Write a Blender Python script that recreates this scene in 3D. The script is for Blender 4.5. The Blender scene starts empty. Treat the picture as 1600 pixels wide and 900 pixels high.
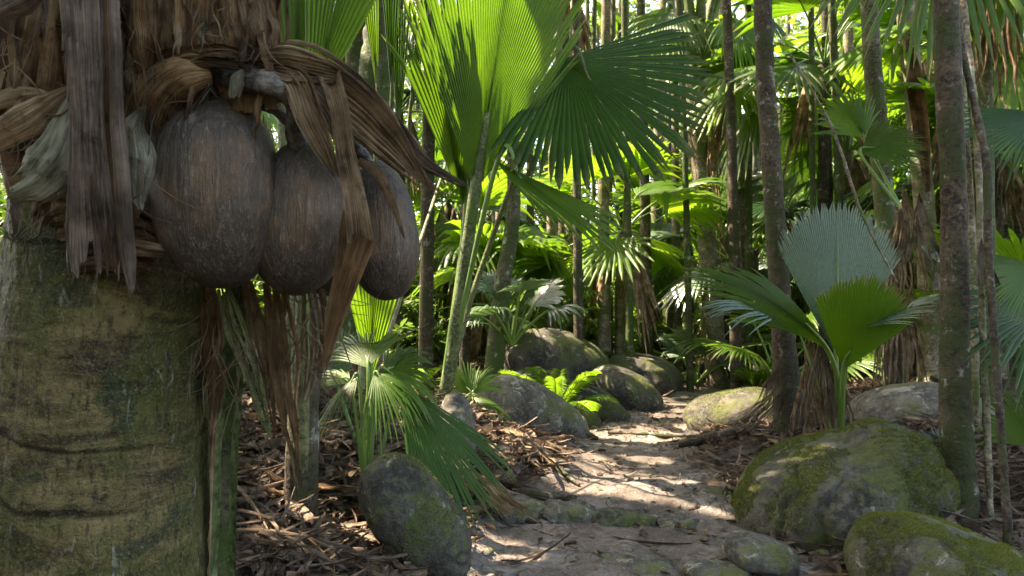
import bpy, math, random
import numpy as np
from mathutils import Vector, Matrix
PI = math.pi
random.seed(7)
RNG = np.random.default_rng(11)
scene = bpy.context.scene
COL = scene.collection

# ------------------------------------------------------------------ camera
F = 1600 * 24.0 / 36.0
CAMZ = 1.5
PITCH = math.atan(30 / F)
cd = bpy.data.cameras.new("camera"); cam = bpy.data.objects.new("camera", cd); COL.objects.link(cam)
cam.location = (0, 0, CAMZ); cam.rotation_euler = (PI / 2 + PITCH, 0, 0)
cd.lens = 24; cd.sensor_width = 36; cd.clip_start = 0.05; cd.clip_end = 600
cd.dof.use_dof = True; cd.dof.focus_distance = 2.1; cd.dof.aperture_fstop = 8
scene.camera = cam
CAM = np.array([0, 0, CAMZ])
FWD = np.array([0, math.cos(PITCH), math.sin(PITCH)]); UPV = np.array([0, -math.sin(PITCH), math.cos(PITCH)]); RGT = np.array([1.0, 0, 0])

def P(px, py, d):
    return CAM + d * (FWD + RGT * (px - 800) / F + UPV * (450 - py) / F)

# ------------------------------------------------------------------ light
SUN_TO = np.array([-0.52, 0.20, 0.83]); SUN_TO /= np.linalg.norm(SUN_TO)
world = bpy.data.worlds.new("World"); scene.world = world; world.use_nodes = True
wn = world.node_tree; bg = wn.nodes['Background']
sky = wn.nodes.new('ShaderNodeTexSky'); sky.sky_type = 'NISHITA'; sky.sun_disc = False
sky.sun_elevation = math.asin(SUN_TO[2]); sky.sun_rotation = math.atan2(SUN_TO[0], SUN_TO[1])
sky.air_density = 1.0; sky.dust_density = 2.5; sky.ozone_density = 0.6
wn.links.new(sky.outputs[0], bg.inputs[0]); bg.inputs[1].default_value = 0.15
sl = bpy.data.lights.new("sun", 'SUN'); sun = bpy.data.objects.new("sun", sl); COL.objects.link(sun)
sl.energy = 4.4; sl.angle = math.radians(0.6); sl.color = (1.0, 0.93, 0.80)
sun.rotation_euler = Vector(SUN_TO).to_track_quat('Z', 'Y').to_euler(); sun.location = (0, 0, 30)
scene.view_settings.view_transform = 'Standard'; scene.view_settings.look = 'None'
scene.view_settings.exposure = 2.85; scene.view_settings.gamma = 1
scene.view_settings.use_white_balance = True; scene.view_settings.white_balance_temperature = 7900; scene.view_settings.white_balance_tint = 14
scene.render.engine = 'CYCLES'
cy = scene.cycles
cy.max_bounces = 7; cy.diffuse_bounces = 4; cy.glossy_bounces = 2; cy.transmission_bounces = 4; cy.transparent_max_bounces = 4
cy.sample_clamp_indirect = 6; cy.caustics_reflective = False; cy.caustics_refractive = False

# ------------------------------------------------------------------ numpy noise
def _h(ix, iy, iz, s):
    n = (ix * 374761393 + iy * 668265263 + iz * 2147483647 + s * 974634777) & 0xFFFFFFFF
    n = ((n ^ (n >> 13)) * 1274126177) & 0xFFFFFFFF
    n = ((n ^ (n >> 15)) * 2246822519) & 0xFFFFFFFF
    return ((n ^ (n >> 16)) & 0xFFFF) / 32767.5 - 1
def vnoise(p, s=0):
    p = np.asarray(p, float); i = np.floor(p).astype(np.int64); f = p - i; f = f * f * (3 - 2 * f)
    r = 0
    for dx in (0, 1):
        for dy in (0, 1):
            for dz in (0, 1):
                w = (f[..., 0] if dx else 1 - f[..., 0]) * (f[..., 1] if dy else 1 - f[..., 1]) * (f[..., 2] if dz else 1 - f[..., 2])
                r = r + w * _h(i[..., 0] + dx, i[..., 1] + dy, i[..., 2] + dz, s)
    return r
def fbm(p, s=0, o=4):
    r = 0; a = 0.5; p = np.asarray(p, float)
    for k in range(o):
        r = r + a * vnoise(p * 2 ** k + 13.7 * k, s + k); a *= 0.5
    return r

# ------------------------------------------------------------------ mesh helpers
class MB:
    def __init__(s): s.v = []; s.f = []; s.uv = []; s.m = []; s.n = 0
    def add(s, v, f, uv=None, mi=0):
        v = np.asarray(v, float).reshape(-1, 3); f = np.asarray(f, int)
        s.v.append(v); s.f.append(f + s.n)
        if uv is None: uv = np.zeros((len(v), 2))
        s.uv.append(np.asarray(uv, float).reshape(-1, 2)); s.m.append(np.full(len(f), mi)); s.n += len(v)
    def mesh(s, name, mats, smooth=True):
        V = np.concatenate(s.v); UV = np.concatenate(s.uv)
        me = bpy.data.meshes.new(name)
        tris = [f for f in s.f]
        loops = np.concatenate([f.ravel() for f in tris])
        sizes = np.concatenate([np.full(len(f), f.shape[1]) for f in tris]); starts = np.concatenate([[0], np.cumsum(sizes)[:-1]])
        me.vertices.add(len(V)); me.vertices.foreach_set('co', V.ravel())
        me.loops.add(len(loops)); me.loops.foreach_set('vertex_index', loops.astype(np.int32))
        me.polygons.add(len(sizes)); me.polygons.foreach_set('loop_start', starts.astype(np.int32))
        me.polygons.foreach_set('loop_total', sizes.astype(np.int32))
        for m in (mats if isinstance(mats, (list, tuple)) else [mats]): me.materials.append(m)
        me.polygons.foreach_set('material_index', np.concatenate(s.m).astype(np.int32))
        if smooth: me.polygons.foreach_set('use_smooth', np.ones(len(sizes), bool))
        ul = me.uv_layers.new(name='UVMap'); ul.data.foreach_set('uv', UV[loops].ravel())
        me.update(calc_edges=True); me.validate()
        return me

def link(name, me, parent=None):
    o = bpy.data.objects.new(name, me); COL.objects.link(o)
    if parent is not None:
        o.parent = parent; o.matrix_parent_inverse = parent.matrix_world.inverted() if False else Matrix.Translation(-Vector(parent.location))
    return o
def obj(name, mb, mats, parent=None, smooth=True, origin=None):
    if origin is not None:
        for i in range(len(mb.v)): mb.v[i] = mb.v[i] - np.array(origin)
    o = link(name, mb.mesh(name, mats, smooth), parent)
    if origin is not None: o.location = origin
    return o
def tag(o, label=None, cat=None, group=None, kind=None):
    if label: o['label'] = label
    if cat: o['category'] = cat
    if group: o['group'] = group
    if kind: o['kind'] = kind
    return o
def thing(name, label, cat, loc=(0, 0, 0), group=None):
    o = bpy.data.objects.new(name, None); COL.objects.link(o); o.location = tuple(loc); o.empty_display_size = 0.1
    return tag(o, label, cat, group)

def grid_faces(a, b, wrap=False):
    i = np.arange(a - 1)[:, None]; nb = b if wrap else b - 1; j = np.arange(nb)[None, :]; j2 = (j + 1) % b
    return np.stack([i * b + j, i * b + j2, (i + 1) * b + j2, (i + 1) * b + j], -1).reshape(-1, 4)
def norm(v): v = np.asarray(v, float); return v / (np.linalg.norm(v, axis=-1, keepdims=True) + 1e-12)
def catmull(pts, n):
    pts = np.asarray(pts, float); m = len(pts)
    q = np.vstack([2 * pts[0] - pts[1], pts, 2 * pts[-1] - pts[-2]])
    t = np.linspace(0, m - 1 - 1e-6, n); i = t.astype(int); f = (t - i)[:, None]
    a, b, c, d = q[i], q[i + 1], q[i + 2], q[i + 3]
    return 0.5 * (2 * b + (c - a) * f + (2 * a - 5 * b + 4 * c - d) * f ** 2 + (3 * b - a - 3 * c + d) * f ** 3)

def tube(mb, pts, rad, n=40, k=10, rough=0.0, seed=0, flat=1.0, cap=True, mi=0, freq=6.0):
    C = catmull(pts, n); R = np.interp(np.linspace(0, 1, n), np.linspace(0, 1, len(rad)), rad)
    T = norm(np.gradient(C, axis=0)); ref = np.array([0.13, 1, 0.07]) if abs(T[:, 2]).mean() > 0.5 else np.array([0, 0.05, 1.0])
    A = norm(np.cross(T, ref)); B = np.cross(A, T)
    th = np.linspace(0, 2 * PI, k, endpoint=False)
    off = A[:, None] * np.cos(th)[None, :, None] + B[:, None] * np.sin(th)[None, :, None] * flat
    V = C[:, None] + off * R[:, None, None]
    if rough: V = V + off * (fbm(V * freq, seed, 3) * rough)[..., None]
    L = np.concatenate([[0], np.cumsum(np.linalg.norm(np.diff(C, axis=0), axis=1))])
    uv = np.stack(np.broadcast_arrays(np.linspace(0, 1, k)[None, :], L[:, None]), -1)
    mb.add(V, grid_faces(n, k, True), uv, mi)
    if cap:
        mb.add(V[-1], [list(range(k))], None, mi); mb.add(V[0], [list(range(k))[::-1]], None, mi)

def ribbon(mb, ctrl, across=9, steps=36, curl=0.2, pleats=0, pleat=0.05, crumple=0.006, rag=0.0, twist=0.0, twist0=0.0, seed=0, mi=0, pix=True, face=None, fc=9.0, teeth=None):
    """long bent blade: ctrl = (px, py, depth, width_px) or (x, y, z, width)"""
    c = np.array(ctrl, float)
    if pix: pts = np.array([P(*r[:3]) for r in c]); w = c[:, 3] * c[:, 2] / F
    else: pts = c[:, :3]; w = c[:, 3]
    C = catmull(pts, steps); W = np.interp(np.linspace(0, 1, steps), np.linspace(0, 1, len(w)), w)
    T = norm(np.gradient(C, axis=0)); V = norm(C - CAM) if face is None else np.broadcast_to(norm(face), C.shape)
    S = norm(np.cross(T, V)); N = np.cross(S, T)
    tw = np.radians(twist0 + twist * np.linspace(0, 1, steps))[:, None]
    S, N = S * np.cos(tw) + N * np.sin(tw), N * np.cos(tw) - S * np.sin(tw)
    u = np.linspace(-1, 1, across); rr = np.random.default_rng(seed)
    s = np.linspace(0, 1, steps)
    if rag > 0:
        e = 1 - rag * (0.5 + 0.5 * vnoise(np.stack([u * (teeth or 6), u * 0, u * 0 + seed], -1), seed)) * (0.6 + 0.4 * np.abs(rr.random(across)))
        idx = (s[:, None] * e[None, :]) * (steps - 1); i0 = np.clip(idx.astype(int), 0, steps - 2); f = (idx - i0)[..., None]
        g = lambda A: A[i0] * (1 - f) + A[i0 + 1] * f
        Cc, Ss, Nn, Ww = g(C), g(S), g(N), g(W[:, None])
    else:
        Cc, Ss, Nn, Ww = C[:, None], S[:, None], N[:, None], W[:, None, None]
    z = curl * (u ** 2 - 0.33)
    if pleats: z = z + pleat * (np.abs(((u + 1) * 0.5 * pleats) % 1 - 0.5) * 4 - 1)
    Vv = Cc + Ss * (u[None, :, None] * Ww / 2) + Nn * (z[None, :, None] * Ww)
    Vv = Vv + Nn * (fbm(Vv * fc, seed + 3, 3) * crumple * 2)[..., None] + Ss * (fbm(Vv * fc * 0.6, seed + 9, 2) * crumple)[..., None]
    uv = np.stack(np.broadcast_arrays((u * 0.5 + 0.5)[None, :] + seed % 17, s[:, None]), -1)
    mb.add(Vv, grid_faces(steps, across), uv, mi)

def fan_pts(n=40, K=9, spread=120, L=1.0, side=0.75, split=0.6, fold=0.35, costa=0.3, cx=0.0, cy_=0.0, cup=0.0, jit=0.03, seed=0, pw=2.0, taper=1.3, sv=.18):
    rr = np.random.default_rng(seed)
    t = np.linspace(-1, 1, n + 1); S = np.radians(spread) / 2
    phi = t * S; Lj = L * (1 - (1 - side) * np.abs(t) ** pw)
    oy = costa * L * (1 - np.abs(t) ** 0.8); Lj = Lj - oy * 0.75
    O = np.stack([0 * t, oy], -1); D = np.stack([np.sin(phi), np.cos(phi)], -1)
    li = 1 + jit * rr.normal(size=n)
    s = np.linspace(0.0, 1, K)
    l = O[:-1, None] + D[:-1, None] * (Lj[:-1, None] * s)[..., None] * li[:, None, None]
    r = O[1:, None] + D[1:, None] * (Lj[1:, None] * s)[..., None] * li[:, None, None]
    m = (l + r) / 2; sp = split * (1 + sv * rr.normal(size=n))[:, None]
    sp = np.clip(sp, 0.05, 0.93)
    q = np.clip((s[None] - sp) / (1 - sp), 0, 1); tp = (1 - q ** taper)[..., None] * np.where(q > 0, 0.96, 1.0)[..., None]
    l = m + (l - m) * tp; r = m + (r - m) * tp
    w = np.linalg.norm(r - l, axis=-1) / 2
    X = np.stack([l, m, r], 2)                                   # n,K,3,2
    Z = np.stack([-fold * w, fold * w, -fold * w], 2)
    ph = rr.normal(size=n) * 0.02
    Z = Z + (ph[:, None] * q * L)[..., None]
    X = X.copy(); X[..., 0] += (rr.normal(size=n)[:, None, None] * 0.015 * L * q[..., None])
    x, y = X[..., 0], X[..., 1]
    Z = Z + cup * np.abs(x)
    if abs(cx) > 1e-6:
        R = 1 / cx; nx = np.sin(x / R) * (R - Z); Z = R - np.cos(x / R) * (R - Z); x = nx
    if abs(cy_) > 1e-6:
        R = 1 / cy_; ny = np.sin(y / R) * (R + Z); Z = np.cos(y / R) * (R + Z) - R; y = ny
    sq = np.broadcast_to(s[None, :, None], x.shape)
    uv = np.stack([np.arange(n)[:, None, None] + np.array([0.0, .5, 1.0])[None, None, :] + 0 * x, sq], -1)
    return np.stack([x, y, Z], -1), sq, uv, q
def fan(mb, hub, ydir, nrm, droop=0.1, mi=0, seed=0, n=40, K=9, L=1.0, **kw):
    V, s, uv, q = fan_pts(n=n, K=K, L=L, seed=seed, **kw)
    Y = norm(ydir); Z = np.asarray(nrm, float); Z = norm(Z - Y * np.dot(Z, Y)); X = np.cross(Y, Z)
    Wd = np.asarray(hub) + V[..., 0:1] * X + V[..., 1:2] * Y + V[..., 2:3] * Z
    rr = np.random.default_rng(seed + 5)
    Wd = Wd.copy(); Wd[..., 2] -= droop * L * s ** 2.4 + (0.5 * droop * L * np.abs(rr.normal(size=n))[:, None] * q ** 1.5)[..., None]
    base = grid_faces(K, 3)
    fcs = (base[None] + (np.arange(n) * K * 3)[:, None, None]).reshape(-1, 4)
    mb.add(Wd, fcs, uv, mi)
    return X, Y, Z

# ------------------------------------------------------------------ materials
def nodes(name):
    m = bpy.data.materials.new(name); m.use_nodes = True; nt = m.node_tree
    for n in list(nt.nodes): nt.nodes.remove(n)
    out = nt.nodes.new('ShaderNodeOutputMaterial')
    return m, nt, out
def N(nt, t, **kw):
    n = nt.nodes.new(t)
    for k, v in kw.items():
        if k.startswith('i_'): n.inputs[k[2:].replace('_', ' ')].default_value = v
        else: setattr(n, k, v)
    return n
def mapping(nt, coord, scale=(1, 1, 1)):
    tc = N(nt, 'ShaderNodeTexCoord'); mp = N(nt, 'ShaderNodeMapping'); mp.inputs['Scale'].default_value = scale
    nt.links.new(tc.outputs[coord], mp.inputs[0]); return mp.outputs[0]
def noise(nt, vec, scale, detail=4, rough=0.55, dist=0.0):
    n = N(nt, 'ShaderNodeTexNoise'); n.inputs['Scale'].default_value = scale; n.inputs['Detail'].default_value = detail
    n.inputs['Roughness'].default_value = rough; n.inputs['Distortion'].default_value = dist
    nt.links.new(vec, n.inputs['Vector']); return n.outputs['Fac']
def ramp(nt, fac, stops):
    r = N(nt, 'ShaderNodeValToRGB'); e = r.color_ramp.elements
    while len(e) < len(stops): e.new(0.5)
    for el, (p, c) in zip(e, stops): el.position = p; el.color = (*c, 1) if len(c) == 3 else c
    nt.links.new(fac, r.inputs[0]); return r.outputs[0]
def g(v): return (v, v, v)
def mix(nt, fac, a, b, mode='MIX'):
    m = N(nt, 'ShaderNodeMix', data_type='RGBA', blend_type=mode)
    for s_, v in ((0, fac), (6, a), (7, b)):
        if isinstance(v, (int, float)): m.inputs[s_].default_value = v
        elif isinstance(v, tuple): m.inputs[s_].default_value = (*v, 1)
        else: nt.links.new(v, m.inputs[s_])
    return m.outputs[2]
def bump(nt, h, st=0.4, dist=0.01, prev=None):
    b = N(nt, 'ShaderNodeBump'); b.inputs['Strength'].default_value = st; b.inputs['Distance'].default_value = dist
    nt.links.new(h, b.inputs['Height'])
    if prev is not None: nt.links.new(prev, b.inputs['Normal'])
    return b.outputs[0]
def math_(nt, op, a, b=None):
    m = N(nt, 'ShaderNodeMath', operation=op)
    for i, v in enumerate((a, b)):
        if v is None: continue
        if isinstance(v, (int, float)): m.inputs[i].default_value = v
        else: nt.links.new(v, m.inputs[i])
    return m.outputs[0]
def finish(nt, out, col, rough=0.5, nrm=None, spec=0.5, trans=None, tfac=0.0, coat=0.0):
    b = N(nt, 'ShaderNodeBsdfPrincipled')
    if isinstance(col, tuple): b.inputs['Base Color'].default_value = (*col, 1)
    else: nt.links.new(col, b.inputs['Base Color'])
    if isinstance(rough, float): b.inputs['Roughness'].default_value = rough
    else: nt.links.new(rough, b.inputs['Roughness'])
    b.inputs['Specular IOR Level'].default_value = spec
    if nrm is not None: nt.links.new(nrm, b.inputs['Normal'])
    res = b.outputs[0]
    if trans is not None:
        t = N(nt, 'ShaderNodeBsdfTranslucent')
        if isinstance(trans, tuple): t.inputs[0].default_value = (*trans, 1)
        else: nt.links.new(trans, t.inputs[0])
        if nrm is not None: nt.links.new(nrm, t.inputs['Normal'])
        mx = N(nt, 'ShaderNodeMixShader'); mx.inputs[0].default_value = tfac
        nt.links.new(res, mx.inputs[1]); nt.links.new(t.outputs[0], mx.inputs[2]); res = mx.outputs[0]
    nt.links.new(res, out.inputs[0])

def leaf_mat(name, base, tr, rough=0.38, tfac=0.45, tipc=None, dark=None, spec=0.5, vein=True):
    m, nt, out = nodes(name)
    ob = mapping(nt, 'Object'); uv = N(nt, 'ShaderNodeTexCoord').outputs['UV']
    oi = N(nt, 'ShaderNodeObjectInfo')
    n1 = noise(nt, ob, 2.2, 4); n2 = noise(nt, ob, 25, 3)
    mpu = N(nt, 'ShaderNodeMapping'); mpu.inputs['Scale'].default_value = (9, 0.6, 1); nt.links.new(uv, mpu.inputs[0])
    st = noise(nt, mpu.outputs[0], 1.6, 3)
    v = math_(nt, 'ADD', math_(nt, 'MULTIPLY', n1, 1.1), math_(nt, 'ADD', math_(nt, 'MULTIPLY', n2, .35), math_(nt, 'MULTIPLY', st, .5)))
    v = math_(nt, 'ADD', v, math_(nt, 'MULTIPLY', oi.outputs['Random'], 0.5))
    lo = ramp(nt, v, [(0.55, tuple(c * .55 for c in base)), (1.1 if False else 1.0, tuple(min(1, c * 1.45) for c in base))])
    lot = ramp(nt, v, [(0.55, tuple(c * .6 for c in tr)), (1.0, tuple(min(1, c * 1.35) for c in tr))])
    sc = math_(nt, 'MULTIPLY', v, 0.5)
    lo = ramp(nt, sc, [(0.42, tuple(c * .6 for c in base)), (0.9, (min(1, base[0] * 1.9), min(1, base[1] * 1.5), base[2] * 1.1))])
    lot = ramp(nt, sc, [(0.42, tuple(c * .65 for c in tr)), (0.9, (min(1, tr[0] * 1.7), min(1, tr[1] * 1.3), tr[2]))])
    if tipc is not None:
        sx = N(nt, 'ShaderNodeSeparateXYZ'); nt.links.new(uv, sx.inputs[0])
        tf = math_(nt, 'MULTIPLY', ramp(nt, sx.outputs[1], [(0.86, g(0)), (1.0, g(1))]), ramp(nt, n2, [(0.40, g(0)), (0.55, g(1))]))
        lo = mix(nt, tf, lo, tipc); lot = mix(nt, tf, lot, tipc)
    sp = ramp(nt, noise(nt, ob, 60, 2), [(0.68, g(0)), (0.72, g(1))])
    lo = mix(nt, math_(nt, 'MULTIPLY', sp, 0.5), lo, (0.12, 0.10, 0.04))
    nb = bump(nt, st, 0.35, 0.004); nb = bump(nt, n2, 0.15, 0.006, nb)
    finish(nt, out, lo, math_(nt, 'ADD', math_(nt, 'MULTIPLY', n2, 0.25), rough - .1), nb, spec, lot, tfac)
    return m
def dead_mat(name, a, b, c, rough=0.75, tfac=0.18, stretch=14):
    m, nt, out = nodes(name)
    tc = N(nt, 'ShaderNodeTexCoord'); oi = N(nt, 'ShaderNodeObjectInfo')
    mp = N(nt, 'ShaderNodeMapping'); mp.inputs['Scale'].default_value = (stretch, 1.2, 1); nt.links.new(tc.outputs['UV'], mp.inputs[0])
    f = noise(nt, mp.outputs[0], 2.4, 6, 0.65); ob = tc.outputs['Object']; n1 = noise(nt, ob, 7, 5, 0.6); n2 = noise(nt, ob, 55, 3)
    v = math_(nt, 'ADD', math_(nt, 'MULTIPLY', f, .5), math_(nt, 'MULTIPLY', n1, .5))
    col = ramp(nt, v, [(0.40, a), (0.49, b), (0.60, c)])
    blot = ramp(nt, noise(nt, ob, 18, 4, 0.7), [(0.58, g(0)), (0.68, g(1))])
    col = mix(nt, math_(nt, 'MULTIPLY', blot, 0.6), col, tuple(x * 0.35 for x in a))
    nb = bump(nt, f, 1.0, 0.008); nb = bump(nt, n2, 0.6, 0.006, nb)
    finish(nt, out, col, rough, nb, 0.25, mix(nt, 0.5, col, c), tfac)
    return m
def bark_mat(name, base, dark, moss, lich, mossy=0.5, lichy=0.6, ringf=9.0, rough=0.85, ringa=.22):
    m, nt, out = nodes(name)
    ob = mapping(nt, 'Object'); oi = N(nt, 'ShaderNodeObjectInfo')
    add = N(nt, 'ShaderNodeVectorMath', operation='ADD'); cmb = N(nt, 'ShaderNodeCombineXYZ')
    nt.links.new(math_(nt, 'MULTIPLY', oi.outputs['Random'], 40), cmb.inputs[0]); nt.links.new(ob, add.inputs[0]); nt.links.new(cmb.outputs[0], add.inputs[1]); ob = add.outputs[0]
    n1 = noise(nt, ob, 5, 5, .6); n2 = noise(nt, ob, 38, 4, .65); mpv = N(nt, 'ShaderNodeMapping'); mpv.inputs['Scale'].default_value = (1, 1, .16); nt.links.new(ob, mpv.inputs[0])
    fib = noise(nt, mpv.outputs[0], 45, 4, .6)
    wv = N(nt, 'ShaderNodeTexWave', wave_type='BANDS', bands_direction='Z'); wv.inputs['Scale'].default_value = ringf; wv.inputs['Distortion'].default_value = 7; wv.inputs['Detail'].default_value = 4; wv.inputs['Detail Scale'].default_value = 1.2
    nt.links.new(ob, wv.inputs['Vector']); ring = ramp(nt, wv.outputs['Fac'], [(0.0, g(0)), (0.12, g(1))])
    col = mix(nt, ramp(nt, n1, [(.42, g(0)), (.58, g(1))]), dark, base)
    col = mix(nt, ramp(nt, n2, [(.48, g(0)), (.66, g(.7))]), col, tuple(min(1, c * 2.0) for c in base))
    col = mix(nt, ramp(nt, n2, [(.34, g(.8)), (.44, g(0))]), col, tuple(c * .4 for c in dark))
    mz = math_(nt, 'ADD', noise(nt, ob, 2.6, 5, .65), math_(nt, 'MULTIPLY', math_(nt, 'SUBTRACT', n2, .5), .4))
    col = mix(nt, ramp(nt, mz, [(.62 - mossy * .3, g(0)), (.74 - mossy * .3, g(.9))]), col, moss)
    lz = ramp(nt, math_(nt, 'ADD', noise(nt, ob, 11, 6, .68, .5), math_(nt, 'MULTIPLY', math_(nt, 'SUBTRACT', n1, .5), .5)), [(.70 - lichy * .12, g(0)), (.78 - lichy * .12, g(.8))])
    col = mix(nt, lz, col, lich)
    col = mix(nt, math_(nt, 'MULTIPLY', math_(nt, 'SUBTRACT', 1.0, ring), ringa), col, tuple(c * .3 for c in dark))
    nb = bump(nt, fib, .7, .008); nb = bump(nt, n2, .9, .012, nb); nb = bump(nt, ring, ringa, .006, nb)
    finish(nt, out, col, rough, nb, 0.3)
    return m
def rock_mat(name, base, dark, moss, mossy=0.5, lich=(.27, .26, .21), lichy=.3, scale=1.0):
    m, nt, out = nodes(name)
    ob = mapping(nt, 'Object', (scale,) * 3)
    geo = N(nt, 'ShaderNodeNewGeometry'); sx = N(nt, 'ShaderNodeSeparateXYZ'); nt.links.new(geo.outputs['Normal'], sx.inputs[0])
    n1 = noise(nt, ob, 2.6, 6, .6); n2 = noise(nt, ob, 22, 5, .65); n3 = noise(nt, ob, 90, 3, .6)
    col = mix(nt, ramp(nt, n1, [(.42, g(0)), (.58, g(1))]), dark, base)
    col = mix(nt, ramp(nt, n3, [(.36, g(.7)), (.46, g(0))]), col, tuple(c * .5 for c in dark))
    col = mix(nt, ramp(nt, n2, [(.48, g(0)), (.66, g(.6))]), col, tuple(c * 1.5 for c in base))
    lz = ramp(nt, math_(nt, 'ADD', noise(nt, ob, 6, 5, .7, .8), math_(nt, 'MULTIPLY', n3, .12)), [(.72 - .12 * lichy, g(0)), (.75 - .12 * lichy, g(1))])
    col = mix(nt, math_(nt, 'MULTIPLY', lz, .8), col, lich)
    mz = math_(nt, 'ADD', math_(nt, 'ADD', noise(nt, ob, 1.9, 6, .68), math_(nt, 'MULTIPLY', math_(nt, 'SUBTRACT', n2, .5), .45)), math_(nt, 'MULTIPLY', sx.outputs[2], .10))
    mc = ramp(nt, math_(nt, 'ADD', math_(nt, 'MULTIPLY', n2, .6), math_(nt, 'MULTIPLY', n3, .4)), [(.35, tuple(c * .45 for c in moss)), (.65, tuple(min(1, c * 1.5) for c in moss))])
    mf = ramp(nt, mz, [(.70 - .32 * mossy, g(0)), (.80 - .32 * mossy, g(.92))])
    col = mix(nt, mf, col, mc)
    nb = bump(nt, n2, .55, .03); nb = bump(nt, n3, .6, .008, nb)
    finish(nt, out, col, .8, nb, .35)
    return m

M = {}
M['leaf'] = leaf_mat('frond_green', (.050, .120, .014), (.13, .31, .014), .36, .5, (.25, .2, .06))
M['leafbright'] = leaf_mat('frond_fresh_green', (.055, .145, .016), (.145, .33, .02), .4, .55, (.3, .25, .05))
M['leafdark'] = leaf_mat('frond_deep_green', (.018, .058, .010), (.06, .18, .010), .34, .32, (.16, .13, .05), spec=.2)
M['leafblue'] = leaf_mat('frond_grey_green', (.055, .11, .075), (.09, .22, .07), .27, .22, (.12, .14, .07), spec=1.0)
M['leafyellow'] = leaf_mat('leaf_yellow_green', (.085, .155, .03), (.17, .31, .05), .38, .5)
M['broad'] = leaf_mat('broadleaf_green', (.045, .10, .024), (.15, .30, .04), .36, .5)
M['dead'] = dead_mat('dead_frond', (.032, .017, .008), (.20, .12, .062), (.46, .33, .21))
M['deadgrey'] = dead_mat('weathered_dead_frond', (.035, .024, .017), (.12, .082, .058), (.27, .205, .155), stretch=10)
M['deadmoss'] = dead_mat('mossy_dead_frond', (.05, .042, .026), (.14, .13, .085), (.27, .25, .18), stretch=5)
M['deadorange'] = dead_mat('rusty_dead_frond', (.045, .020, .008), (.19, .10, .042), (.40, .26, .14))
M['husk'] = dead_mat('dark_fibre_husk', (.022, .012, .006), (.085, .045, .018), (.20, .115, .05), tfac=.0)
M['litter'] = dead_mat('leaf_litter', (.025, .015, .010), (.115, .074, .050), (.30, .22, .155), tfac=.1, stretch=4)
M['stalk'] = bark_mat('petiole_green', (.11, .13, .055), (.045, .06, .022), (.065, .115, .02), (.30, .32, .22), .35, .7, 2.0, .5, .0)
M['petiole'] = leaf_mat('petiole_fresh_green', (.10, .20, .045), (.1, .2, .03), .4, .0)
M['petdark'] = bark_mat('petiole_brown_green', (.12, .12, .05), (.06, .06, .03), (.07, .11, .02), (.25, .22, .15), .4, .4, 1.5, .55, .0)
M['bark'] = bark_mat('palm_bark_dark', (.070, .050, .034), (.028, .020, .014), (.034, .044, .012), (.26, .25, .21), .50, .8, 2.2)
M['barkpale'] = bark_mat('palm_bark_pale', (.20, .165, .11), (.09, .07, .05), (.06, .09, .02), (.40, .39, .33), .4, .8, 2)
M['barkgreen'] = bark_mat('mossy_bark', (.10, .085, .055), (.04, .034, .02), (.045, .075, .014), (.32, .33, .26), .75, .8, 2.5)
M['rock'] = rock_mat('granite_mossy', (.105, .094, .072), (.034, .030, .024), (.050, .058, .010), .62)
M['rockbare'] = rock_mat('granite_grey', (.130, .118, .096), (.045, .040, .033), (.065, .072, .014), .38, lichy=.8)
M['rockdark'] = rock_mat('granite_dark', (.075, .068, .052), (.025, .022, .018), (.05, .062, .012), .5, lichy=.5)
# ------------------------------------------------------------------ ground
PY = np.array([-20, 0, 3.8, 5.0, 5.7, 7.3, 8.9, 10.0, 12.0, 16, 60]); PX = np.array([.2, .45, .70, .75, .98, 1.35, 1.8, 2.35, 3.6, 6.0, 9.0])
PW = np.array([1.2, 1.1, .84, .70, .52, .42, .42, .40, .40, .45, .45])
def pathd(x, y):
    c = np.interp(y, PY, PX); w = np.interp(y, PY, PW); wob = .12 * vnoise(np.stack([y * 1.7, x * 0 + np.sign(x - c), y * 0], -1), 5)
    d = x - c; return d, np.maximum(0, -d - w + wob), np.maximum(0, d - w + wob)
def H(x, y, fine=True):
    x = np.asarray(x, float); y = np.asarray(y, float)
    d, el, er = pathd(x, y)
    st = 1 / (1 + np.exp(-(y - 4.98 - .12 * np.sin(x * 3)) / .05))
    z = .07 * st + .035 * np.maximum(0, y - 14)
    sl = .50 - .10 * np.clip(y - 5, 0, 3); sl = sl * (1 - .45 * np.clip(1.2 - el, 0, 1) * np.clip(y - 3.4, 0, 1))
    elf = np.maximum(0, el - 2.6) + .28 * el; tb = np.clip((y - 6.5) / 2.5, 0, 1); z = z + 2.6 * (1 - np.exp(-(el * (1 - tb) + elf * tb) * sl / 2.6)) + .9 * (1 - np.exp(-er * .15 / .9)) * np.clip((y - 3) / 3, .25, 1)
    z = z + np.clip(el + er, 0, 1) * .22 * fbm(np.stack([x * .5, y * .5, x * 0], -1), 2, 3)
    z = z + (.045 + .13 * np.clip(el + er, 0, 1)) * fbm(np.stack([x * 2.2, y * 2.2, x * 0 + 4], -1), 3, 3)
    if fine: z = z + (.036 + .03 * np.clip(el + er, 0, 1)) * fbm(np.stack([x * 9, y * 9, x * 0 + 9], -1), 4, 3)
    return z
def Hs(x, y): return float(H(np.array([x]), np.array([y]))[0])
def axis_(a, b, lo, hi, step, out):
    m = list(np.arange(lo, hi, step)); s = step; v = lo; L = []
    while v > a: s *= 1.25; v -= s; L.append(v)
    R = []; s = step; v = m[-1]
    while v < b: s *= 1.25; v += s; R.append(v)
    return np.array(L[::-1] + m + R)
xs = axis_(-160, 160, -3.6, 4.6, .04, 0); ys = axis_(-60, 200, 1.6, 12.0, .045, 0)
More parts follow.
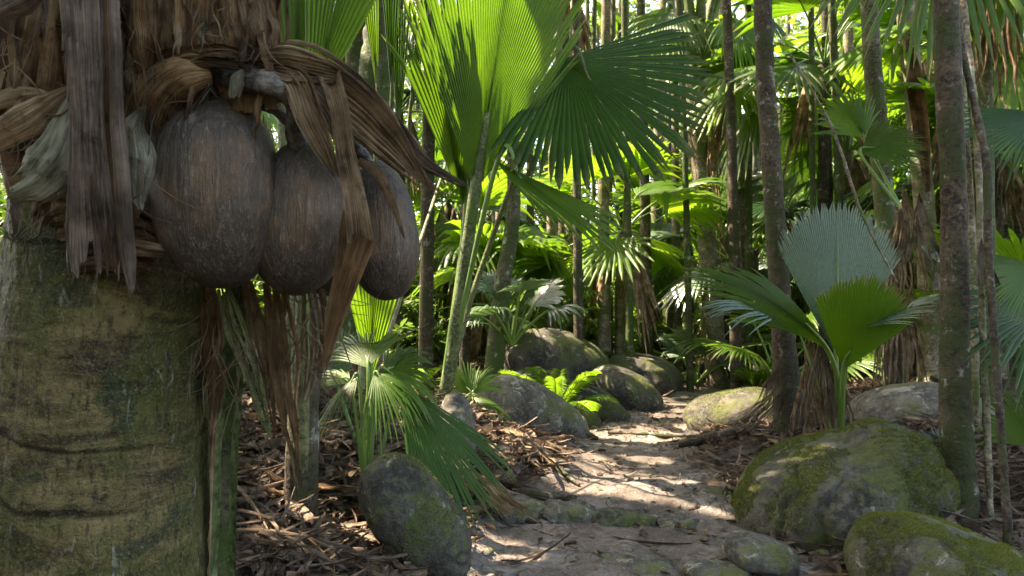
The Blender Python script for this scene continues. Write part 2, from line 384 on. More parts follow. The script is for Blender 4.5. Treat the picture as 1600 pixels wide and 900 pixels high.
XX, YY = np.meshgrid(xs, ys); ZZ = H(XX, YY)
far_ = np.clip((np.hypot(XX, YY) - 60) / 100, 0, 1); ZZ = ZZ * (1 - far_) + 4 * far_
mb = MB(); mb.add(np.stack([XX, YY, ZZ], -1), grid_faces(len(ys), len(xs)))
def ground_mat():
    m, nt, out = nodes('forest_soil'); ob = mapping(nt, 'Object')
    at = N(nt, 'ShaderNodeAttribute', attribute_name='bank'); bk = at.outputs['Fac']
    n1 = noise(nt, ob, 1.6, 6, .6); n2 = noise(nt, ob, 14, 6, .68); n3 = noise(nt, ob, 70, 4, .65)
    soil = ramp(nt, n1, [(.38, (.10, .080, .070)), (.5, (.18, .150, .132)), (.62, (.30, .262, .238))])
    soil = mix(nt, ramp(nt, n2, [(.42, g(.55)), (.62, g(0))]), soil, (.06, .045, .034))
    soil = mix(nt, ramp(nt, n3, [(.55, g(0)), (.7, g(.6))]), soil, (.30, .24, .19))
    crk = N(nt, 'ShaderNodeTexVoronoi', feature='DISTANCE_TO_EDGE'); crk.inputs['Scale'].default_value = 3.2; dv = N(nt, 'ShaderNodeVectorMath', operation='ADD'); nt.links.new(ob, dv.inputs[0]); n5 = N(nt, 'ShaderNodeTexNoise'); n5.inputs['Scale'].default_value = 3; nt.links.new(ob, n5.inputs['Vector']); nt.links.new(n5.outputs['Color'], dv.inputs[1]); nt.links.new(dv.outputs[0], crk.inputs['Vector'])
    cm = math_(nt, 'MULTIPLY', ramp(nt, crk.outputs['Distance'], [(.0, g(1)), (.05, g(0))]), ramp(nt, n1, [(.45, g(0)), (.55, g(.7))])); soil = mix(nt, cm, soil, (.05, .038, .03))
    peb = N(nt, 'ShaderNodeTexVoronoi'); peb.inputs['Scale'].default_value = 26; nt.links.new(ob, peb.inputs['Vector'])
    soil = mix(nt, ramp(nt, peb.outputs['Distance'], [(.12, g(.5)), (.2, g(0))]), soil, (.23, .20, .17))
    dk = mix(nt, ramp(nt, n2, [(.4, g(0)), (.6, g(1))]), (.035, .025, .017), (.11, .075, .048))
    mf = ramp(nt, math_(nt, 'ADD', bk, math_(nt, 'MULTIPLY', math_(nt, 'SUBTRACT', n2, .5), .9)), [(.35, g(0)), (.6, g(1))])
    col = mix(nt, mf, soil, dk)
    ms = ramp(nt, noise(nt, ob, 1.1, 5, .7), [(.60, g(0)), (.70, g(.7))])
    col = mix(nt, math_(nt, 'MULTIPLY', ms, ramp(nt, bk, [(0.15, g(0)), (.4, g(1))])), col, (.07, .09, .02))
    nb = bump(nt, n2, .9, .04); nb = bump(nt, n3, .9, .012, nb); nb = bump(nt, math_(nt, 'SUBTRACT', 1.0, cm), .8, .02, nb); nb = bump(nt, peb.outputs['Distance'], .25, .01, nb)
    finish(nt, out, col, .85, nb, .25); return m
gme = mb.mesh('forest_ground', ground_mat())
_, el, er = pathd(XX, YY); bank = np.clip((el + er) * 2.2, 0, 1).ravel()
a = gme.attributes.new('bank', 'FLOAT', 'POINT'); a.data.foreach_set('value', bank.astype(np.float32))
tag(link('ground', gme), kind='structure')

# ------------------------------------------------------------------ boulders
M['moss'] = leaf_mat('moss_tufts', (.075, .10, .014), (.14, .19, .02), .7, .35)
def sphere_dirs(n):
    import bmesh
    bm = bmesh.new(); bmesh.ops.create_icosphere(bm, subdivisions=n, radius=1)
    v = np.array([x.co[:] for x in bm.verts]); f = np.array([[q.index for q in p.verts] for p in bm.faces]); bm.free(); return v, f
SPH = {n: sphere_dirs(n) for n in (3, 4, 5, 6)}
def rotm(ax, deg): return np.array(Matrix.Rotation(math.radians(deg), 3, ax))
def boulder(cx_, cy_, d, a, c, b, tilt=0, seed=0, mat='rock', rough=.10, label='', lobes=(), res=5, name='boulder', cat='boulder', yaw=0, sq=2.3, group=None, fr=1.4, mossn=0):
    """ellipsoid-like stone: centre pixel, depth, half width / height in px, half depth in m"""
    C = P(cx_, cy_, d); ax = np.array([a * d / F, b, c * d / F])
    v, f = SPH[res]; R = rotm('Y', tilt) @ rotm('Z', yaw)
    dl = v @ R
    def ray(o, axx, dd):   # exit distance of ray from origin through superellipsoid centred o
        t = np.zeros(len(dd)); lo = np.zeros(len(dd)); hi = np.full(len(dd), 6 * max(axx) + np.linalg.norm(o))
        inside = lambda q: (np.abs((q - o) / axx) ** sq).sum(1) < 1
        for _ in range(16):
            t = (lo + hi) / 2; ins = inside(dd * t[:, None]); lo = np.where(ins, t, lo); hi = np.where(ins, hi, t)
        return t
    r = ray(np.zeros(3), ax, dl)
    for (ox, oy, oz, sx, sy, sz) in lobes:
        o = np.array([ox, oy, oz]) * ax; r2 = np.zeros(len(v))
        ts = np.linspace(.05, 2.6 * max(ax), 90)
        for t in ts:
            q = dl * t; ins = (np.abs((q - o) / (ax * [sx, sy, sz])) ** sq).sum(1) < 1; r2 = np.where(ins, t, r2)
        r = np.maximum(r, r2)
    S = float(np.mean(ax)); q = v * r[:, None]
    nz = fbm(q / S * fr + seed * 3.1, seed, 5); rg = 1 - np.abs(fbm(q / S * fr * 1.3 + seed, seed + 40, 3)) * 2
    r = r * (1 + rough * 1.7 * nz + rough * .5 * rg * .6)
    V = v * r[:, None]
    V = V * (1 - .05 * np.exp(-(fbm(V / S * .9 + seed * 1.7, seed + 60, 3) / .035) ** 2))[:, None]
    mb = MB(); mb.add(V, f)
    o = obj(name, mb, M[mat]); o.location = tuple(C)
    if mossn:
        rm = np.random.default_rng(seed); tri = V[f]; nrm_ = np.cross(tri[:, 1] - tri[:, 0], tri[:, 2] - tri[:, 0]); ar = np.linalg.norm(nrm_, axis=1); nn = nrm_ / ar[:, None]
        k = rm.choice(len(f), mossn * 3, p=ar / ar.sum()); b1 = rm.random((len(k), 2)); b1 = np.where(b1.sum(1, keepdims=True) > 1, 1 - b1, b1); T = tri[k]
        pp = T[:, 0] + (T[:, 1] - T[:, 0]) * b1[:, :1] + (T[:, 2] - T[:, 0]) * b1[:, 1:]; nk = nn[k]
        ms = fbm(pp * 4.2 + seed, seed + 77, 4) + .30 * nk[:, 2] + .25 * fbm(pp * 22, seed + 3, 2) > .26; pp, nk = pp[ms][:mossn], nk[ms][:mossn]; n = len(pp)
        dr = norm(nk + rm.normal(size=(n, 3)) * .55); sd = norm(np.cross(dr, rm.normal(size=(n, 3)))); h = rm.uniform(.004, .014, (n, 1)); w = rm.uniform(.0015, .004, (n, 1))
        q = np.stack([pp - sd * w - nk * .002, pp + sd * w - nk * .002, pp + dr * h], 1); m2 = MB(); m2.add(q, np.arange(n * 3).reshape(-1, 3))
        mo = obj('moss', m2, M['moss']); mo.parent = o; mo['kind'] = 'stuff'
    return tag(o, label, cat, group)

boulder(1300, 774, 4.75, 152, 86, .7, -24, 3, 'rock', .05, 'large rounded moss-covered boulder right of the path with a dark cleft', [(.52, -.20, .12, .46, .7, .95)], res=6, mossn=60000)
boulder(1495, 912, 3.35, 145, 84, .55, 14, 8, 'rock', .06, 'boulder at the lower right corner with yellow-green moss and bare grey streaks', res=6, mossn=34000)
boulder(1440, 670, 6.7, 110, 70, .6, 0, 5, 'rockbare', .05, 'smooth bare grey boulder behind the large mossy one', res=5)
boulder(650, 812, 3.5, 60, 112, .24, -38, 11, 'rockdark', .07, 'upright grey egg-shaped rock leaning at the foot of the left bank', res=6, sq=2.2, mossn=5000)
boulder(1160, 660, 8.0, 88, 50, .55, -6, 14, 'rock', .08, 'low mossy boulder with a sunlit top where the path bends away', res=5, mossn=16000)
boulder(866, 574, 10.8, 84, 58, .8, 18, 17, 'rockdark', .09, 'big dark grey rock with a sloping right side below the yellow-green fronds', res=5)
boulder(840, 630, 9.3, 74, 52, .6, 4, 19, 'rockdark', .06, 'flat-topped grey rock between the big dark rock and the long slanting one', res=5)
boulder(838, 656, 7.6, 96, 50, .4, 32, 21, 'rockbare', .07, 'long slanting boulder with pale ridges on the left of the path', res=5)
boulder(974, 618, 9.9, 60, 40, .5, 26, 23, 'rockdark', .06, 'rounded dark rock with a pale edge just left of the far path', res=5)
boulder(1000, 598, 11.6, 64, 44, .6, 6, 25, 'rockdark', .10, 'dark lumpy rock at the far end of the path', res=5)
boulder(905, 668, 8.3, 32, 34, .25, 22, 27, 'rock', .10, 'small dark mossy rock under the fern-like young palm', res=4)
boulder(928, 645, 8.9, 60, 36, .3, 28, 28, 'rockdark', .10, 'low rock sloping down to the path beside the young palm', res=4)
boulder(716, 668, 5.6, 25, 55, .2, -8, 29, 'rockbare', .12, 'pale lichen-covered upright stone beside the mossy petiole', res=5)
boulder(1188, 866, 3.95, 56, 25, .25, 10, 31, 'rockbare', .10, 'flat grey-green stone at the right edge of the near path', res=5, cat='stone', name='stone')
boulder(1120, 783, 5.3, 26, 20, .13, 0, 33, 'rock', .10, 'round mossy cobble beside the path above the stone step', res=4, cat='stone', name='stone')
boulder(1112, 738, 6.2, 42, 16, .18, 6, 35, 'rockdark', .12, 'low dark stone at the foot of the roots on the right', res=4, cat='stone', name='stone')
boulder(1095, 716, 6.8, 30, 14, .16, 0, 36, 'rock', .12, 'small stone on the right verge nearest the mossy bend boulder', res=4, cat='stone', name='stone')
boulder(812, 750, 5.9, 62, 20, .2, 12, 37, 'rockdark', .10, 'half-buried dark stone on the left edge of the path', res=4, cat='stone', name='stone')
G = 'stones forming the low step across the path'
for (cx_, cy_, d, a, c, b, t, s, mt, lb) in ((812, 800, 4.95, 42, 20, .16, 4, 41, 'rockbare', 'leftmost stone of the low step across the path'),
        (885, 808, 4.9, 52, 22, .15, 3, 42, 'rockbare', 'second stone from the left in the step, grey with a mossy face'),
        (972, 820, 4.85, 56, 22, .15, 3, 43, 'rockdark', 'widest middle stone of the low step across the path'),
        (1058, 829, 4.8, 40, 20, .14, 2, 44, 'rockbare', 'rightmost broken stone of the low step across the path')):
    boulder(cx_, cy_, d, a, c, b, t, s, mt, .20, lb, res=5, cat='stone', name='step_stone', sq=3.0, group=G, fr=1.9)
for (cx_, cy_, d, a, c, b, s) in ((1010, 885, 3.95, 45, 7, .16, 51), (930, 872, 4.1, 30, 6, .10, 52), (1120, 893, 3.8, 50, 9, .16, 53)):
    boulder(cx_, cy_, d, a, c, b, 0, s, 'rockbare', .16, {51: 'flat slab set into the near path at the bottom edge', 52: 'smallest flat slab in the path just below the step', 53: 'flat slab in the near path beside the grey-green stone'}[s], res=4, cat='stone', name='path_slab', group='flat slabs sunk in the near path')

# ------------------------------------------------------------------ leaf litter and fallen strips
def litter(n, xr, yr, dens, lr, wr, seed, rise=.03, pitch=.35, mb=None):
    rr = np.random.default_rng(seed); mb = mb or MB()
    x = rr.uniform(*xr, n * 3); y = rr.uniform(*yr, n * 3); _, el, er = pathd(x, y)
    keep = rr.random(n * 3) < dens(el, er, x, y); x, y = x[keep][:n], y[keep][:n]; n = len(x)
    z = H(x, y) + rr.random(n) * rise + .006
    L = rr.uniform(*lr, n); W = L * rr.uniform(*wr, n); yaw = rr.uniform(0, 2 * PI, n); pt = rr.normal(size=n) * pitch; rl = rr.normal(size=n) * .5; cu = rr.normal(size=n) * .7
    s = np.linspace(-.5, .5, 5); u = np.linspace(-.5, .5, 3)
    ss, uu = np.meshgrid(s, u, indexing='ij'); prof = np.sqrt(np.clip(1 - (ss * 1.96) ** 2, .02, 1))
    X = ss[None] * L[:, None, None] + 0 * uu; Y = uu[None] * prof * W[:, None, None]
    bend = rr.normal(size=n)[:, None, None] * .25
    Y = Y + bend * L[:, None, None] * (ss ** 2)
    Z = cu[:, None, None] * (uu ** 2 * 4) * W[:, None, None] * .5 + (rr.normal(size=n) * .35)[:, None, None] * (ss ** 2) * L[:, None, None]
    c, sn = np.cos(rl)[:, None, None], np.sin(rl)[:, None, None]; Y, Z = Y * c - Z * sn, Y * sn + Z * c
    c, sn = np.cos(pt)[:, None, None], np.sin(pt)[:, None, None]; X, Z = X * c - Z * sn, X * sn + Z * c
    c, sn = np.cos(yaw)[:, None, None], np.sin(yaw)[:, None, None]; X, Y = X * c - Y * sn, X * sn + Y * c
    V = np.stack([X + x[:, None, None], Y + y[:, None, None], Z + z[:, None, None]], -1)
    f = (grid_faces(5, 3)[None] + (np.arange(n) * 15)[:, None, None]).reshape(-1, 4)
    uv = np.stack([uu[None] + rr.random(n)[:, None, None] * 30, ss[None] + 0 * X], -1)
    mb.add(V, f, uv); return mb
bankd = lambda el, er, x, y: np.clip((el + er) * 1.6, 0.02, 1) * np.clip(1.3 - y / 22, .2, 1)
mb = litter(34000, (-4.5, 5.5), (1.4, 12), bankd, (.02, .10), (.22, .6), 1, .04)
litter(9000, (-12, 14), (9, 26), lambda el, er, x, y: np.clip((el + er), .02, 1), (.10, .30), (.25, .5), 2, .08, mb=mb)
litter(900, (-3.4, .3), (1.8, 7), lambda el, er, x, y: np.where(el > .1, 1., 0.), (.12, .30), (.25, .5), 14, .05, .3, mb=mb)
litter(500, (-.6, 3.2), (3.2, 10), lambda el, er, x, y: np.where(el + er < .05, 1, 0), (.02, .08), (.3, .7), 3, .004, .12, mb=mb)
litter(6500, (-4.2, 5.2), (1.6, 11), bankd, (.15, .6), (.03, .08), 4, .07, .12, mb=mb)
tag(obj('leaf_litter', mb, M['litter']), 'brown dead palm leaves littering the forest floor', 'leaf litter', kind='stuff')
mb = litter(2200, (-2.6, 0.2), (2.2, 6.5), lambda el, er, x, y: np.where(el > .15, 1., 0.), (.08, .34), (.04, .10), 5, .10, .35)
litter(900, (1.6, 4.5), (3.2, 8), lambda el, er, x, y: np.where(er > .25, 1., 0.), (.10, .35), (.05, .14), 6, .10, .4, mb=mb)
tag(obj('frond_debris', mb, M['deadgrey']), 'heaped broken frond strips on the left bank and right verge', 'leaf litter', kind='stuff')

mb = MB(); rp = np.random.default_rng(66); v_, f_ = SPH[3] if False else sphere_dirs(2)
for i in range(520):
    x = rp.uniform(-.8, 3.6); y = rp.uniform(2.6, 11); dd, el_, er_ = pathd(np.array([x]), np.array([y])); r = rp.uniform(.006, .028) * (1.6 if er_[0] + el_[0] > 0 else .8)
    q = v_ * (1 + .25 * fbm(v_ * 1.6 + i, i, 2))[:, None] * r * np.array([rp.uniform(.8, 1.5), rp.uniform(.8, 1.3), .6]); mb.add(q + np.array([x, y, Hs(x, y) + r * .1]), f_)
tag(obj('pebbles', mb, M['rockbare']), 'scattered grit and pebbles on the path', 'pebbles', kind='stuff')
rs_ = np.random.default_rng(91); mb = MB()
for i in range(260):
    x = rs_.uniform(-3.2, 4.6); y = rs_.uniform(2.2, 10); dd, el_, er_ = pathd(np.array([x]), np.array([y]))
    if el_[0] + er_[0] < .12: continue
    a = rs_.uniform(0, 6.3); L = rs_.uniform(.12, .7); p = []
    for j in range(4): p.append([x, y, Hs(x, y) + .012 + rs_.uniform(0, .03)]); x += math.cos(a) * L / 3; y += math.sin(a) * L / 3; a += rs_.normal() * .4
    r = rs_.uniform(.002, .009); tube(mb, p, [r, r * .8, r * .4], 9, 5, .001, i, cap=False)
tag(obj('twigs', mb, M['bark']), 'thin dark twigs scattered through the leaf litter', 'twigs', kind='stuff')
# ------------------------------------------------------------------ roots across the bank
rk = np.random.default_rng(21); RX = []
for i in range(9):
    px = rk.uniform(700, 860); d0 = rk.uniform(4.6, 7.6); py = 480 + F * 1.35 / d0; L = rk.uniform(60, 160)
    RX.append(([(px - L * .5, py - 20), (px - L * .15, py - 8 + rk.uniform(-6, 6)), (px + L * .2, py + rk.uniform(-4, 8)), (px + L * .5, py + 14)], d0 + .25, d0 - .2, rk.uniform(1.5, 3), 'thin root %d crossing the left verge' % i))
ROOT = [([(760, 700), (800, 712), (850, 735), (905, 752)], 6.6, 5.5, 6, 'slanting root running down the left bank toward the path'),
        ([(740, 735), (790, 775), (830, 795), (900, 785)], 5.4, 5.1, 8, 'root ending beside the leftmost step stone'),
        ([(770, 690), (840, 700), (900, 715), (935, 700)], 7.4, 7.4, 7, 'thin root hugging the foot of the long slanting boulder'),
        ([(1075, 690), (1130, 700), (1180, 720), (1230, 690)], 7.2, 6.8, 9, 'thick root curling out from the dark trunk toward the path'),
        ([(1060, 708), (1110, 730), (1160, 745), (1215, 700)], 6.9, 6.7, 9, 'second root below the thick one on the right verge'),
        ([(950, 700), (1010, 706), (1060, 700), (1100, 690)], 7.7, 7.3, 3, 'root crossing the path at the far sunny patch')]
for i, (pp, d0, d1, r, lb) in enumerate(ROOT + RX):
    if i >= 6: lb = 'thin brown root creeping from the left bank onto the path'
    ds = np.linspace(d0, d1, len(pp)); pts = []
    for (px, py), d in zip(pp, ds):
        q = P(px, py, d); pts.append([q[0], q[1], Hs(q[0], q[1]) + r * d / F * .5])
    mb = MB(); tube(mb, pts, [r * d0 / F * .5, r * d0 / F, r * d1 / F * .9, r * d1 / F * .5], 40, 8, .03, i)
    tag(obj('root', mb, M['bark']), lb, 'root', 'roots beside the path')
# ------------------------------------------------------------------ the nut palm at the left
def nut_mat():
    m, nt, out = nodes('nut_husk'); ob = mapping(nt, 'Object')
    mp = N(nt, 'ShaderNodeMapping'); mp.inputs['Scale'].default_value = (1, 1, .10); nt.links.new(ob, mp.inputs[0])
    mq = N(nt, 'ShaderNodeMapping'); mq.inputs['Scale'].default_value = (1, 1, .33); nt.links.new(ob, mq.inputs[0])
    n1 = noise(nt, ob, 4.5, 5, .55); stv = noise(nt, mp.outputs[0], 85, 5, .65, .6); fl = noise(nt, mq.outputs[0], 210, 3, .6, 1.5); n3 = noise(nt, ob, 330, 3, .7); n4 = noise(nt, ob, 26, 5, .6)
    oi = N(nt, 'ShaderNodeObjectInfo')
    col = ramp(nt, math_(nt, 'ADD', math_(nt, 'MULTIPLY', n1, .75), math_(nt, 'MULTIPLY', n4, .25)), [(.42, (.036, .026, .020)), (.52, (.055, .037, .024)), (.61, (.100, .056, .027))])
    col = mix(nt, ramp(nt, stv, [(.36, g(.7)), (.46, g(0))]), col, (.022, .018, .016))
    col = mix(nt, ramp(nt, fl, [(.56, g(0)), (.64, g(.55))]), col, (.17, .13, .095))
    pl = math_(nt, 'MULTIPLY', ramp(nt, stv, [(.54, g(0)), (.64, g(.35))]), ramp(nt, n4, [(.48, g(0)), (.62, g(1))]))
    col = mix(nt, pl, col, (.26, .22, .175))
    nb = bump(nt, stv, .9, .008); nb = bump(nt, fl, .55, .003, nb); nb = bump(nt, n3, .3, .0012, nb); nb = bump(nt, n4, .35, .006, nb)
    finish(nt, out, col, math_(nt, 'ADD', math_(nt, 'MULTIPLY', fl, .35), .24), nb, .32); return m
M['nut'] = nut_mat()
def nut(cx_, cy_, d, a, c, b, tilt, taper, kid, seed, label, yaw=0, groove=.02):
    v, f = SPH[6]; vv = np.sign(v) * np.abs(v) ** .90; x, y, z = vv.T
    x = x * (1 + taper * z - .05 * z ** 2); y = y * (1 + taper * z)
    x = x + kid * (1 - z ** 2) * .0 + kid * z ** 2
    ang = np.arctan2(v[:, 1], v[:, 0]); rr_ = 1 + .012 * np.sin(ang * 3 + seed) * (1 - z ** 2) - groove * np.exp(-((np.abs(ang + PI / 2 + .5)) / .25) ** 2) * (1 - z ** 2)
    q = np.stack([x, y, z], -1) * rr_[:, None]
    nz = fbm(q * 2.2 + seed, seed, 4); q = q * (1 + .03 * nz)[:, None]
    st = fbm(np.stack([q[:, 0] * 22, q[:, 1] * 22, q[:, 2] * 1.6], -1), seed + 5, 3); q = q * (1 + (.012 + .012 * np.clip(z, 0, 1)) * st)[:, None]
    q = q * np.array([a * d / F, b, c * d / F]); q = q @ rotm('Y', tilt).T
    mb = MB(); mb.add(q, f); o = obj('palm_nut', mb, M['nut']); o.location = tuple(P(cx_, cy_, d))
    return tag(o, label, 'coconut', 'ripe palm nuts hanging from the trunk')
nut(341, 302, 1.62, 96, 149, .125, -3, .03, .03, 3, 'biggest dark grey palm nut, hanging closest to the trunk')
nut(477, 342, 1.68, 76, 120, .11, 9, .0, -.10, 9, 'middle palm nut with brown ribbed shoulder, pressed against the biggest nut')
nut(594, 361, 1.86, 58, 110, .10, -8, -.02, .04, 15, 'outer palm nut partly covered by the hanging dead frond strip')
nut(514, 415, 2.0, 34, 48, .07, 6, .0, .0, 21, 'small palm nut almost hidden behind the middle one')

TX, TY = P(162, 600, 1.86)[0], P(162, 600, 1.86)[1]
gz = Hs(TX, TY)
palm = thing('nut_palm', 'massive mossy palm trunk wrapped in dead leaf bases and bearing big dark nuts', 'palm tree', (TX, TY, gz - .1))
mb = MB(); nz_, na = 420, 220
zz = np.linspace(gz - .15, 1.78, nz_); th = np.linspace(0, 2 * PI, na, endpoint=False)
cen = np.stack([np.interp(zz, [gz, .8, 1.8], [P(158, 900, 1.86)[0], P(160, 850, 1.86)[0], P(178, 400, 1.86)[0]]), 0 * zz + TY, zz], -1)
rad = np.interp(zz, [gz, gz + .25, .9, 1.4, 1.8], [.34, .275, .262, .248, .242])
TH, Z2 = np.meshgrid(th, zz); dirs = np.stack([np.cos(TH), np.sin(TH), 0 * TH], -1)
pn = dirs * .25; pn[..., 2] = Z2
tiltz = Z2 + .05 * np.sin(TH + 2.2) + .07 * fbm(pn * 2.5, 3, 3)
ph = (tiltz / .15) % 1; ringd = np.where(ph < .10, -.008 * (1 - ph / .10), .002 * (1 - ph)) * np.clip(.5 + 1.6 * fbm(pn * 3.5 + 7, 12, 3), 0, 1.3)
rr2 = rad[:, None] + ringd + .014 * fbm(pn * 5, 4, 4) + .012 * fbm(pn * np.array([34, 34, 10.0]), 6, 3) + .010 * fbm(pn * np.array([3, 3, 9.0]), 8, 2)
mb.add(cen[:, None] + dirs * rr2[..., None], grid_faces(nz_, na, True), np.stack([TH / PI, Z2], -1))
def trunk_mat():
    m, nt, out = nodes('nut_palm_bark'); ob = mapping(nt, 'Object')
    mp = N(nt, 'ShaderNodeMapping'); mp.inputs['Scale'].default_value = (1, 1, .3); nt.links.new(ob, mp.inputs[0])
    mr = N(nt, 'ShaderNodeMapping'); mr.inputs['Scale'].default_value = (.5, .5, 2.2); nt.links.new(ob, mr.inputs[0])
    n1 = noise(nt, ob, 3.2, 6, .65); n2 = noise(nt, ob, 24, 5, .68, .4); fib = noise(nt, mp.outputs[0], 70, 5, .65); hz = noise(nt, mr.outputs[0], 5, 5, .7, .6); n4 = noise(nt, ob, 130, 3, .7)
    col = ramp(nt, hz, [(.42, (.035, .022, .008)), (.5, (.095, .068, .022)), (.59, (.20, .15, .058))])
    col = mix(nt, ramp(nt, n2, [(.52, g(0)), (.7, g(.55))]), col, (.22, .17, .09))
    mm = math_(nt, 'ADD', n1, math_(nt, 'MULTIPLY', math_(nt, 'SUBTRACT', n2, .5), .35))
    col = mix(nt, ramp(nt, mm, [(.44, g(0)), (.56, g(.8))]), col, (.058, .066, .007))
    gz_ = math_(nt, 'ADD', noise(nt, ob, 4.2, 4, .6, .5), math_(nt, 'MULTIPLY', hz, .3))
    col = mix(nt, ramp(nt, gz_, [(.70, g(0)), (.76, g(.8))]), col, (.022, .034, .012))
    col = mix(nt, ramp(nt, math_(nt, 'ADD', noise(nt, mp.outputs[0], 34, 4, .6, 1.), math_(nt, 'MULTIPLY', n1, .35)), [(.82, g(0)), (.88, g(.55))]), col, (.34, .33, .28))
    col = mix(nt, ramp(nt, n2, [(.30, g(.85)), (.38, g(0))]), col, (.018, .014, .008))
    sc_ = N(nt, 'ShaderNodeAttribute', attribute_name='scar'); col = mix(nt, math_(nt, 'MULTIPLY', sc_.outputs['Fac'], .85), col, (.018, .012, .006))
    nb = bump(nt, fib, 1.0, .015); nb = bump(nt, n2, 1.0, .03, nb); nb = bump(nt, n4, .8, .006, nb)
    col = mix(nt, ramp(nt, fib, [(.36, g(.75)), (.47, g(0))]), col, (.02, .015, .008)); col = mix(nt, ramp(nt, n4, [(.54, g(0)), (.64, g(.6))]), col, (.20, .165, .085))
    finish(nt, out, col, .72, nb, .35); return m
M['trunk'] = trunk_mat()
def child(name, mb, mat, parent=palm, label=None):
    o = obj(name, mb, mat, parent); 
    if label: o['label'] = label
    return o
tro = child('trunk', mb, M['trunk'])
rf_ = (np.exp(-((ph - .05) / .05) ** 2) * np.clip(.35 + 2.2 * fbm(pn * 3.5 + 7, 12, 3), 0, 1)).ravel()
at_ = tro.data.attributes.new('scar', 'FLOAT', 'POINT'); at_.data.foreach_set('value', rf_.astype(np.float32))
# fibre-wrapped upper stem that widens into the leaf bases
mb = MB(); zz = np.linspace(1.60, 3.6, 120); TH, Z2 = np.meshgrid(th, zz)
cx0 = np.interp(zz, [1.6, 1.9, 2.3, 3.6], [P(185, 400, 1.95)[0], P(200, 200, 1.95)[0], P(208, 0, 1.95)[0], P(212, 0, 1.95)[0]])
rad = np.interp(zz, [1.6, 1.72, 1.95, 2.3, 3.6], [.235, .262, .29, .315, .29])
dirs = np.stack([np.cos(TH), np.sin(TH), 0 * TH], -1); pn = dirs * .3; pn[..., 2] = Z2
lay = ((TH / (2 * PI) * 7 + Z2 * 1.3 + .3 * fbm(pn * 3, 2, 3)) % 1)
rr2 = rad[:, None] + .045 * lay + .05 * fbm(pn * 4, 5, 4) + .02 * fbm(pn * np.array([22, 22, 5.]), 7, 3)
V = dirs * rr2[..., None]; V[..., 0] += cx0[:, None]; V[..., 1] += TY + .10; V[..., 2] = Z2
mb.add(V, grid_faces(120, na, True), np.stack([TH / PI * 2, Z2 * .4], -1)); child('fibre_sheath', mb, M['husk'])

# overlapping dead leaf bases rising round the stem (skipping the camera-front gap where the big strip hangs)
def dead(ctrl, mat='dead', name='dead_frond', label=None, **kw):
    mb = MB(); ribbon(mb, ctrl, **kw); return child(name, mb, M[mat], palm, label)
LB = [([(395, 175, 1.60, 60), (380, 80, 1.58, 95), (362, -20, 1.56, 80), (350, -120, 1.55, 70)], 'deadorange', .35),
      ([(300, 150, 1.58, 80), (290, 60, 1.56, 120), (270, -60, 1.54, 110)], 'husk', .4),
      ([(418, 120, 1.66, 30), (412, 50, 1.66, 40), (405, -40, 1.64, 50)], 'deadorange', .3),
      ([(60, 260, 1.62, 60), (70, 130, 1.58, 100), (90, 0, 1.56, 110), (100, -80, 1.55, 90)], 'deadorange', .35),
      ([(20, 240, 1.62, 50), (25, 120, 1.6, 80), (10, 0, 1.58, 100), (0, -80, 1.56, 90)], 'husk', .3),
      ([(215, 190, 1.60, 60), (212, 90, 1.55, 70), (215, -30, 1.52, 80)], 'dead', -.3),
      ([(245, 140, 1.57, 50), (262, 60, 1.54, 90), (255, -40, 1.52, 110)], 'deadorange', .3),
      ([(340, 110, 1.55, 22), (318, 60, 1.53, 38), (310, 15, 1.52, 30)], 'deadmoss', .4),
      ([(120, 240, 1.60, 70), (135, 120, 1.56, 80), (150, 0, 1.55, 90), (150, -60, 1.55, 60)], 'husk', .3),
      ([(400, 120, 1.57, 20), (398, 60, 1.55, 40), (380, -30, 1.54, 50)], 'dead', .5),
      ([(275, 300, 1.62, 60), (265, 220, 1.60, 90), (262, 120, 1.57, 90)], 'deadorange', .3),
      ([(60, 345, 1.66, 40), (90, 325, 1.62, 80), (150, 330, 1.60, 60)], 'husk', .5),
      ([(100, 395, 1.66, 60), (180, 375, 1.60, 90), (260, 395, 1.62, 60)], 'husk', .4)]
def bundle(c, mat, name, n=5, spread=.8, wf=.45, dz=.02, seed=0, label=None, curl=.4, crumple=.008, rag=.12, steps=46, pleats=2, pleat=.08, twist=30, fc=16, par=None):
    r_ = random.Random(seed); mb = MB()
    for k in range(n):
        o = (k / max(1, n - 1) - .5) * spread; cc = []; e = r_.uniform(.72, 1.12); w0 = wf * r_.uniform(.6, 1.4); ph = r_.uniform(0, 6)
        for j, (px, py, d, w) in enumerate(c):
            f = j / (len(c) - 1); dx = (o + .12 * math.sin(ph + f * 4)) * w
            q0 = c[max(0, j - 1)]; q1 = c[min(len(c) - 1, j + 1)]; tx, ty = q1[0] - q0[0], q1[1] - q0[1]; tl = math.hypot(tx, ty) + 1e-6
            cc.append((px - ty / tl * dx + (tx * .25 * (e - 1) * f), py + tx / tl * dx + ty * .25 * (e - 1) * f, d + r_.uniform(-dz, dz), max(1.5, w * w0)))
        ribbon(mb, cc, across=11, steps=steps, curl=curl * r_.choice([-1, 1, 1]), pleats=pleats, pleat=pleat, crumple=crumple, rag=rag, twist=r_.uniform(-twist, twist), twist0=r_.uniform(-25, 25), seed=seed * 7 + k, fc=fc)
    return child(name, mb, M[mat], par or palm, label)
for i, (c, mt, cu) in enumerate(LB):
    bundle(c, mt, 'leaf_base', n=6, spread=.9, wf=.42, dz=.03, seed=i + 30, crumple=.012, rag=.2)
    if i % 2 == 0: bundle([(a + 18, b - 10, e - .03, w * .5) for a, b, e, w in c], ['dead', 'deadgrey', 'husk'][i % 3], 'leaf_base', n=4, spread=1.6, wf=.3, dz=.03, seed=i + 130, crumple=.012, rag=.3)
